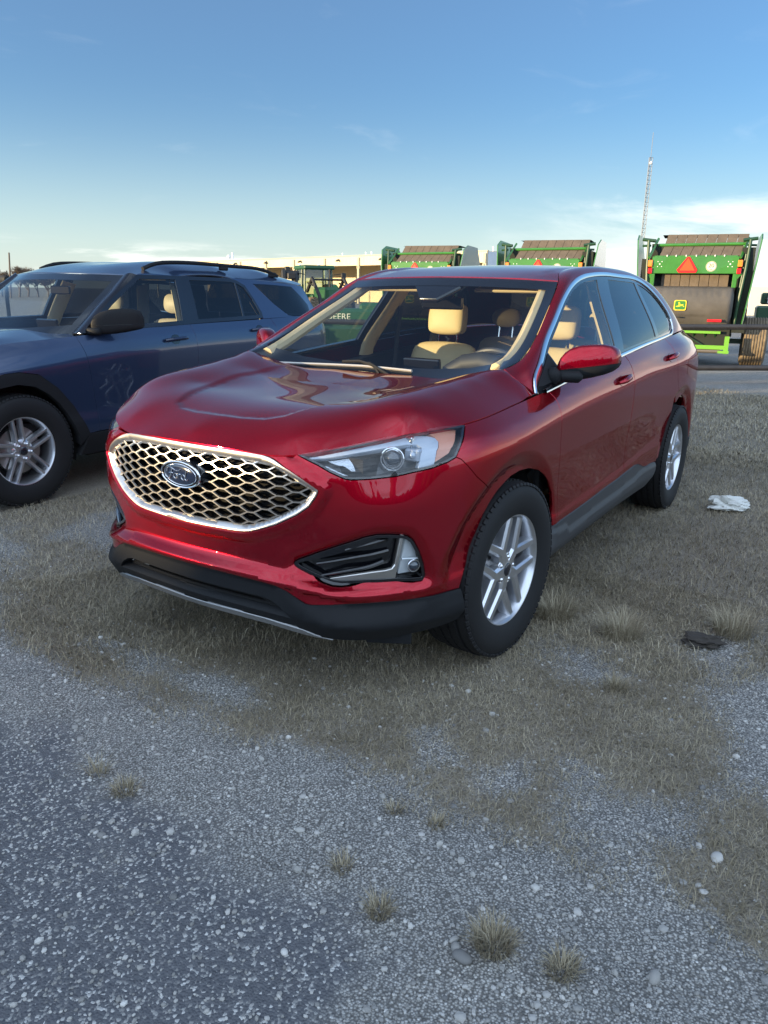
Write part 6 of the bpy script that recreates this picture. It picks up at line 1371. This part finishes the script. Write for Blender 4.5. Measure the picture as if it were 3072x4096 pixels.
# ---- long open shed
sheet = bpy.data.materials.new('ribbed_sheet'); sheet.use_nodes = True; nt = sheet.node_tree; b = nt.nodes['Principled BSDF']; b.inputs['Roughness'].default_value = .55
tc2 = nd(nt, 'TexCoord'); wv = nd(nt, 'TexWave', Scale=1.05, Distortion=0.0); wv.bands_direction = 'X'; nt.links.new(tc2.outputs['Object'], wv.inputs['Vector']); bp2 = nd(nt, 'Bump', Strength=.5, Distance=.05); nt.links.new(wv.outputs['Fac'], bp2.inputs['Height']); nt.links.new(bp2.outputs['Normal'], b.inputs['Normal'])
nz = nd(nt, 'TexNoise', Scale=.35, Detail=4.0); nt.links.new(tc2.outputs['Object'], nz.inputs['Vector']); rp = nd(nt, 'ValToRGB'); rp.color_ramp.elements[0].color = (.56, .46, .28, 1); rp.color_ramp.elements[1].color = (.68, .58, .38, 1); nt.links.new(nz.outputs['Fac'], rp.inputs['Fac']); nt.links.new(rp.outputs['Color'], b.inputs['Base Color'])
greysheet = mat('grey_sheet', (.50, .53, .56), rough=.45, noise=.08, nscale=1); steel_b = mat('shed_post', (.42, .37, .26), rough=.6)
s0 = along(1950, 1003, 86.8); s1 = along(796, 1046, 134.0); sd_ = (s1 - s0)[:2]; Ls = float(np.linalg.norm(sd_)); sd_ = sd_ / Ls
shed = thing('shed', 'long open fronted beige metal shed behind the machines', 'shed', (s0[0], s0[1], 0), math.atan2(sd_[1], sd_[0]))
inn_ = -1 if (np.cross(np.append(sd_, 0), [1, 0, 0])[2]) > 0 else 1        # local y pointing away from the viewer
HH = 6.25; L2 = Ls + 22; Y = lambda v: v * inn_
mb = MB(); mb.box((L2 / 2 - .0, Y(0), HH - .62), (L2 / 2, .06, .62)); mb.build('fascia', sheet, shed, smooth=False)
mb = MB(); mb.box((L2 / 2, Y(.02), HH + .05), (L2 / 2 + .1, .14, .06)); mb.build('gutter', steel_b, shed, smooth=False)
mb = MB(); mb.add([(0, Y(.06), HH - .02), (L2, Y(.06), HH - .02), (L2, Y(11), HH + .55), (0, Y(11), HH + .55), (L2, Y(22), HH - .02), (0, Y(22), HH - .02)], [(0, 1, 2, 3), (3, 2, 4, 5)]); mb.build('roof', greysheet, shed, smooth=False)
mb = MB(); mb.box((L2 / 2, Y(14), HH / 2), (L2 / 2, .06, HH / 2)); mb.build('back_wall', sheet, shed, smooth=False)
mb = MB(); mb.prism([(Y(.1), 0), (Y(22), 0), (Y(22), HH - .05), (Y(11), HH + .5), (Y(.1), HH - .05)], 'x', -.06, 0); mb.build('end_wall', greysheet, shed, smooth=False)
for k in range(13): mb = MB(); mb.box((.2 + k * 7.5, Y(-.12), HH / 2 - .1), (.16, .12, HH / 2 - .1)); mb.box((.2 + k * 7.5, Y(-.14), HH - 1.5), (.28, .10, .16)); mb.build('post', steel_b, shed, smooth=False)
for k in range(1, 8): mb = MB(); mb.cyl((k * 9.0, Y(-.1), HH - .45), (k * 9.0, Y(-.5), HH - .55), .14, 10); mb.box((k * 9.0, Y(-.5), HH - .6), (.16, .12, .08), bev=.03); mb.build('wall_lamp', mat('lamp_dark', (.05, .05, .05), rough=.5), shed)
for k, (u, w) in enumerate(((800, .55), (845, .28), (1310, .16), (1365, .2), (1080, .12), (1960, .18))):
    q = along(u, 1040, 126 if u < 900 else 100 if u < 1500 else 88); lx = float((q[:2] - s0[:2]) @ sd_); mb = MB(); hgt = 1.25 if k == 1 else .45
    mb.cyl((lx, Y(1.5), HH), (lx, Y(1.5), HH + hgt), .16 * w / .3, 10); (ball(mb, (lx, Y(1.5), HH + .75), w * .62, 16) if k == 0 else mb.cyl((lx, Y(1.5), HH + hgt), (lx, Y(1.5), HH + hgt + .12), .24 * w / .3, 10)); mb.build('roof_vent', wht, shed)
# ---- tractor in front of the shed
def big_tyre(mb, c, R, w, axis='y', lugs=22):
    mb.lathe([(R * .55, w * .42), (R * .8, w * .5), (R * .93, w * .46), (R * .95, w * .3), (R * .95, -w * .3), (R * .93, -w * .46), (R * .8, -w * .5), (R * .55, -w * .42)], c, axis, 36)
    for k in range(lugs):
        a = 2 * math.pi * k / lugs
        for s in (-1, 1): Rm = rot('Y', -math.degrees(a + s * .07)) @ rot('X', s * 38); mb.box(np.array(c) + [R * .97 * math.cos(a + s * .07), s * w * .24, R * .97 * math.sin(a + s * .07)], (R * .045, w * .29, R * .03), Rm)
cabg = glass('cab_glass', (.55, .66, .62), f0=.06)
def make_tractor(name, label, x, y, rz, lettering=None, cat='tractor'):
    t = thing(name, label, cat, (x, y, 0), rz)
    mb = MB(); mb.box((1.75, 0, 1.35), (1.05, .36, .36), bev=.12); mb.box((.45, 0, 1.1), (.5, .5, .25), bev=.05); mb.build('bonnet', mat('cab_green', (.015, .075, .03), rough=.45), t)
    cb = MB(); [cb.tube([(px2, sy * .72, 1.35), (px2 * .92 - .02, sy * .68, 2.55)], .045, 6) for px2 in (-.95, .0, .55) for sy in (-1, 1)]; cb.box((-.2, 0, 1.2), (.8, .75, .18), bev=.05); cab = cb.build('cab_frame', jdark, t)
    cb = MB(); cb.box((-.2, 0, 2.64), (.92, .80, .10), bev=.06); cb.build('cab_roof', mat('cab_green', (.015, .075, .03), rough=.45), t)
    cb = MB(); [cb.add([(-.95, sy * .72, 1.38), (.55, sy * .72, 1.38), (.50, sy * .68, 2.54), (-.90, sy * .68, 2.54)], [(0, 1, 2, 3)]) for sy in (-1, 1)]; [cb.add([(px2, -.72, 1.38), (px2, .72, 1.38), (px2 * .93, .68, 2.54), (px2 * .93, -.68, 2.54)], [(0, 1, 2, 3)]) for px2 in (-.95, .55)]; cb.build('cab_window', cabg, t, smooth=False)
    for sy in (-1, 1):
        w = MB(); big_tyre(w, (-.55, sy * 1.0, .88), .88, .48); wt_ = w.build('wheel', brown_rub, t, angle=30); w = MB(); w.lathe([(.001, .02), (.40, .06), (.48, .18)], (-.55, sy * 1.0, .88), 'y', 28); w.build('rim', yel, wt_)
        w = MB(); big_tyre(w, (2.25, sy * .85, .62), .62, .36, lugs=18); wt_ = w.build('wheel', brown_rub, t, angle=30); w = MB(); w.lathe([(.001, .02), (.27, .05), (.34, .14)], (2.25, sy * .85, .62), 'y', 24); w.build('rim', yel, wt_)
        f = MB(); aa = np.radians(np.linspace(20, 165, 14)); P = np.c_[-.55 + 1.0 * np.cos(aa), 0 * aa + sy * .72, .88 + 1.0 * np.sin(aa)]; Q = P + [0, sy * .5, 0]; n = len(P); f.add(np.r_[P, Q], [(i, i + 1, n + i + 1, n + i) for i in range(n - 1)]); f.build('fender', jgreen, t)
        f = MB(); f.box((-1.05, sy * .9, 1.72), (.05, .12, .06), bev=.02); f.build('tail_lamp', red_l, t)
        f = MB(); f.tube([(.6, sy * .75, 2.3), (.8, sy * 1.15, 2.35)], .02, 6); f.box((.82, sy * 1.2, 2.2), (.04, .12, .2), bev=.03); f.build('wing_mirror', ink, t)
    f = MB(); f.cyl((1.0, .42, 1.6), (1.0, .42, 2.55), .05, 10); f.build('exhaust', ink, t); f = MB(); [ball(f, (-1.0, y_, 2.78), .07, 10) for y_ in (-.5, .5)]; f.build('work_lamp', wht, t)
    f = MB(); [f.tube([(1.2, sy * .8, 1.5), (2.0, sy * .8, 2.1), (3.1, sy * .8, 1.3), (3.5, sy * .8, .5)], .09, 6) for sy in (-1, 1)]; f.cyl((1.9, -.8, 2.05), (1.9, .8, 2.05), .05, 8); [f.tube([(1.3, sy * .8, 1.9), (2.7, sy * .8, 1.7)], .04, 6) for sy in (-1, 1)]; f.build('loader_arm', ink, t)
    if lettering:
        for sy in (1, -1): text_mesh('lettering', lettering, .24, Matrix(((-sy, 0, 0, 1.75), (0, 0, sy, sy * .365), (0, 1, 0, 1.42), (0, 0, 0, 1))), yel, t)
    return t
p = along(1262, 1160, 38.0); make_tractor('tractor', 'green cab tractor with lugged rear tyre, in front of the open shed between the cars', p[0], p[1], math.radians(56))
p = along(1395, 1290, 15.5); mw = thing('mower', 'dark green low implement with lettering, seen through the red windshield', 'farm machine', (p[0], p[1], 0), math.radians(118))
mb = MB(); mb.box((0, 0, 1.02), (.95, .40, .16), bev=.06); mb.box((.55, 0, 1.20), (.30, .35, .10), bev=.06); mb.build('bonnet', mat('cab_green', (.015, .075, .03)), mw); mb = MB(); mb.box((.1, 0, .62), (1.5, .5, .22), bev=.05); mb.box((.2, -.1, .86), (1.7, .3, .03)); mb.build('deck', jdark, mw)
text_mesh('lettering', 'DEERE', .17, rear_M(-.15, -.405, 1.02), cream, mw)
for x_ in (-.95, 1.15):
    w = MB(); big_tyre(w, (x_, -.55, .46), .46, .30, lugs=18); w.build('wheel', rubber, mw, angle=30)
    w = MB(); big_tyre(w, (x_, .55, .46), .46, .30, lugs=18); w.build('wheel', rubber, mw, angle=30)
mb = MB(); q = np.linspace(0, 2 * math.pi, 25)[:-1]; mb.prism([(-.62 + .10 * math.cos(a), .70 + .10 * math.sin(a)) for a in q], 'y', -.53, -.51); mb.build('decal', cream, mw, smooth=False); text_mesh('lettering', '20', .10, rear_M(-.62, -.535, .70), ink, mw)
mb = MB(); mb.tube([(.55, -.3, .75), (1.35, -.3, 1.75)], .05, 6); mb.build('boom', cream, mw)
p = along(1135, 1100, 34.0); g = thing('loader', 'black loader arms behind the blue tailgate beside the cab tractor', 'loader', (p[0], p[1], 0), .8)
mb = MB(); mb.tube([(-.9, 0, .5), (-.6, 0, 2.0), (0, 0, 2.35), (.5, 0, 1.6), (.7, 0, .5)], .12, 6); mb.tube([(-.9, .5, .5), (-.55, .5, 2.1), (.1, .5, 2.25), (.6, .5, 1.5)], .10, 6); mb.cyl((-.1, -.1, 2.3), (-.1, .7, 2.3), .09, 8); mb.build('arm', ink, g)
mb = MB(); mb.box((-.35, .2, 2.35), (.12, .12, .22), bev=.04); mb.box((.35, .3, 2.15), (.2, .18, .14), bev=.04); mb.build('bracket', ink, g)
# right edge: yellow banner on a pale wall, and a dark green drive unit
p = along(3110, 1150, 70); q = along(3020, 1150, 70); d_ = math.atan2(q[1] - p[1], q[0] - p[0])
st = thing('storage_container', 'pale metal container with yellow emblem banner at the right edge behind the baler', 'container', (p[0], p[1], 0), d_)
mb = MB(); mb.box((0, 0, 1.2), (3.0, 1.2, 1.35), bev=.02); mb.build('box', cream, st, smooth=False)
mb = MB(); mb.box((.25, 1.24, 2.05), (.9, .02, .55)); bn = mb.build('banner', yel, st, smooth=False)
p = along(3085, 1250, 21.5); dv = thing('drive_unit', 'dark green machine parts with hoses and a pale box behind the baler', 'machine', (p[0], p[1], 0), RZ)
mb = MB(); mb.box((.3, .2, .95), (.7, .5, .35), bev=.05); mb.box((.2, .2, 1.5), (.5, .25, .16), bev=.04); mb.cyl((-.2, -.1, .9), (.7, -.1, .9), .14, 12); mb.box((.3, .3, .3), (.1, .1, .4)); mb.build('gearbox', jdark, dv)
mb = MB(); [mb.tube([(-.2, -.15 + .1 * k, 1.5), (.1, -.3, 1.2 + .06 * k), (.5, -.3, 1.1), (.8, -.1, 1.35)], .022, 6) for k in range(4)]; mb.build('hoses', ink, dv); mb = MB(); mb.box((-.02, -.15, 1.52), (.13, .12, .16), bev=.02); mb.build('box', wht, dv)
# roller at the left edge
p = along(20, 1117, 14); rl = thing('roller', 'black rounded roller on a short post at the left edge above the blue car', 'roller', (p[0], p[1], 0), RZ - .55)
mb = MB(); zc = float(p[2]); mb.lathe([(.001, -.36), (.05, -.36), (.068, -.33), (.07, 0), (.068, .17), (.05, .195), (.001, .195)], (0, 0, zc), 'x', 24); mb.build('drum', rubber, rl); mb = MB(); mb.cyl((-.02, 0, -.02), (-.02, 0, zc - .06), .035, 10); mb.box((-.02, 0, zc - .08), (.06, .05, .03), bev=.01); mb.build('post', ink, rl)
# ---- radio mast
p = along(2546, 1182, 160); q = along(2594, 565, 160); mast = thing('radio_mast', 'tall slim lattice radio mast behind the balers', 'radio mast', (p[0], p[1], 0)); Hm = float(q[2])
mm = mat('galvanised', (.17, .18, .20), rough=.5, metal=.4); mb = MB(); wr = lambda z: .42
pts = [(wr(0) * math.cos(a), wr(0) * math.sin(a)) for a in np.radians([90, 210, 330])]
for a, b in pts: mb.tube([(a, b, 0), (a, b, Hm * .86)], .05, 5)
nseg = 34
for k in range(nseg):
    z0, z1 = Hm * .86 * k / nseg, Hm * .86 * (k + 1) / nseg
    for i in range(3): a, b = pts[i], pts[(i + 1) % 3]; mb.tube([(*a, z0), (*b, z1)], .028, 4, caps=False); mb.tube([(*a, z1), (*b, z1)], .028, 4, caps=False)
mb.build('lattice', mm, mast); mb = MB(); mb.cyl((0, 0, Hm * .85), (0, 0, Hm * 1.0), .05, 6); mb.build('aerial', mm, mast); mb = MB(); ball(mb, (.2, .2, Hm * .83), .32, 12); mb.build('beacon', wht, mast)
# ---- bare trees and a pole on the left, hill on the right
bark = mat('bare_bark', (.115, .088, .066), rough=.9)
def bare_tree(x, y, H, seed):
    r = np.random.default_rng(seed); t = thing('bare_tree', '', 'tree', (x, y, 0), group='leafless trees on the left horizon'); tk = MB(); cr = MB()
    def grow(p, d, L, rad, lev):
        n = 4; P = [p]; dd = d.copy()
        for i in range(n): dd = dd + r.normal(0, .12, 3) + [0, 0, .04]; dd /= np.linalg.norm(dd); P.append(P[-1] + dd * L / n)
        (tk if lev < 2 else cr).tube(P, np.linspace(rad, rad * .6, n + 1), 5 if lev < 2 else 3, caps=False)
        if lev >= 3:                                # a spray of fine twigs
            m = 16; q = r.integers(1, n + 1, m); B = np.array(P)[q]; D = dd * .6 + r.normal(0, .6, (m, 3)) + [0, 0, .12]; D /= np.linalg.norm(D, axis=1)[:, None]; E = B + D * (L * r.uniform(.5, 1.1, m))[:, None]; S = np.cross(D, r.normal(size=(m, 3))); S *= (.016 / (np.linalg.norm(S, axis=1) + 1e-9))[:, None]
            cr.add(np.stack([B - S, B + S, E], 1).reshape(-1, 3), [(3 * i, 3 * i + 1, 3 * i + 2) for i in range(m)])
        if lev >= 4: return
        k = r.integers(4, 6)
        for _ in range(k):
            i = r.integers(2, n + 1); a = r.uniform(0, 6.28); s = np.array([math.cos(a), math.sin(a), r.uniform(-.1, .6)]); nd_ = dd * .75 + s * .75; nd_ /= np.linalg.norm(nd_); grow(P[i], nd_, L * r.uniform(.6, .82), rad * .6, lev + 1)
    grow(np.zeros(3), np.array([0, 0, 1.0]), H * .30, H * .026, 0); tk.build('trunk', bark, t, angle=None); cr.build('crown', bark, t, angle=None, fix=False); return t
lab = ['leftmost leafless tree at the left edge', 'leafless tree just left of the wooden pole', 'broad leafless tree just right of the wooden pole', 'leafless tree in the middle of the left row', 'rounded leafless tree second from the right of the row', 'low leafless tree at the right end of the row by the blue roof', 'tiny leafless treetop peeping over the blue roof']
for k, (u, D, H) in enumerate(((5, 118, 5.4), (30, 112, 5.0), (75, 115, 5.8), (110, 120, 5.8), (150, 120, 5.6), (190, 125, 5.2), (475, 150, 6.6))): p = along(u, 1150, D); t = bare_tree(p[0], p[1], H, 70 + k); t['label'] = lab[k]
p = along(47, 1150, 105); po = thing('utility_pole', 'leaning wooden pole among the leafless trees', 'pole', (p[0], p[1], 0)); mb = MB(); mb.cyl((.15, -.2, 0), (-.1, .15, 6.0), .14, 8, r2=.10); mb.build('pole', bark, po)
hl = []; 
for k in range(60): a = math.radians(150 + 60 * k / 59); R = 2200; h = 46 + 14 * math.sin(k * .31) + 8 * math.sin(k * .9); h *= min(1, max(0, (45 - k) / 14) if k > 31 else 1); hl.append((R * math.cos(a), R * math.sin(a), max(h, .5)))
V = [(x, y, -5) for x, y, h in hl] + [(x * 1.06, y * 1.06, h) for x, y, h in hl] + [(x * 1.3, y * 1.3, -5) for x, y, h in hl]; n = 60
ho = mesh_obj('hills', V, [(i, i + 1, n + i + 1, n + i) for i in range(n - 1)] + [(n + i, n + i + 1, 2 * n + i + 1, 2 * n + i) for i in range(n - 1)], mat('hill_far', (.09, .13, .17), rough=1.0)); tag(ho, kind='structure')
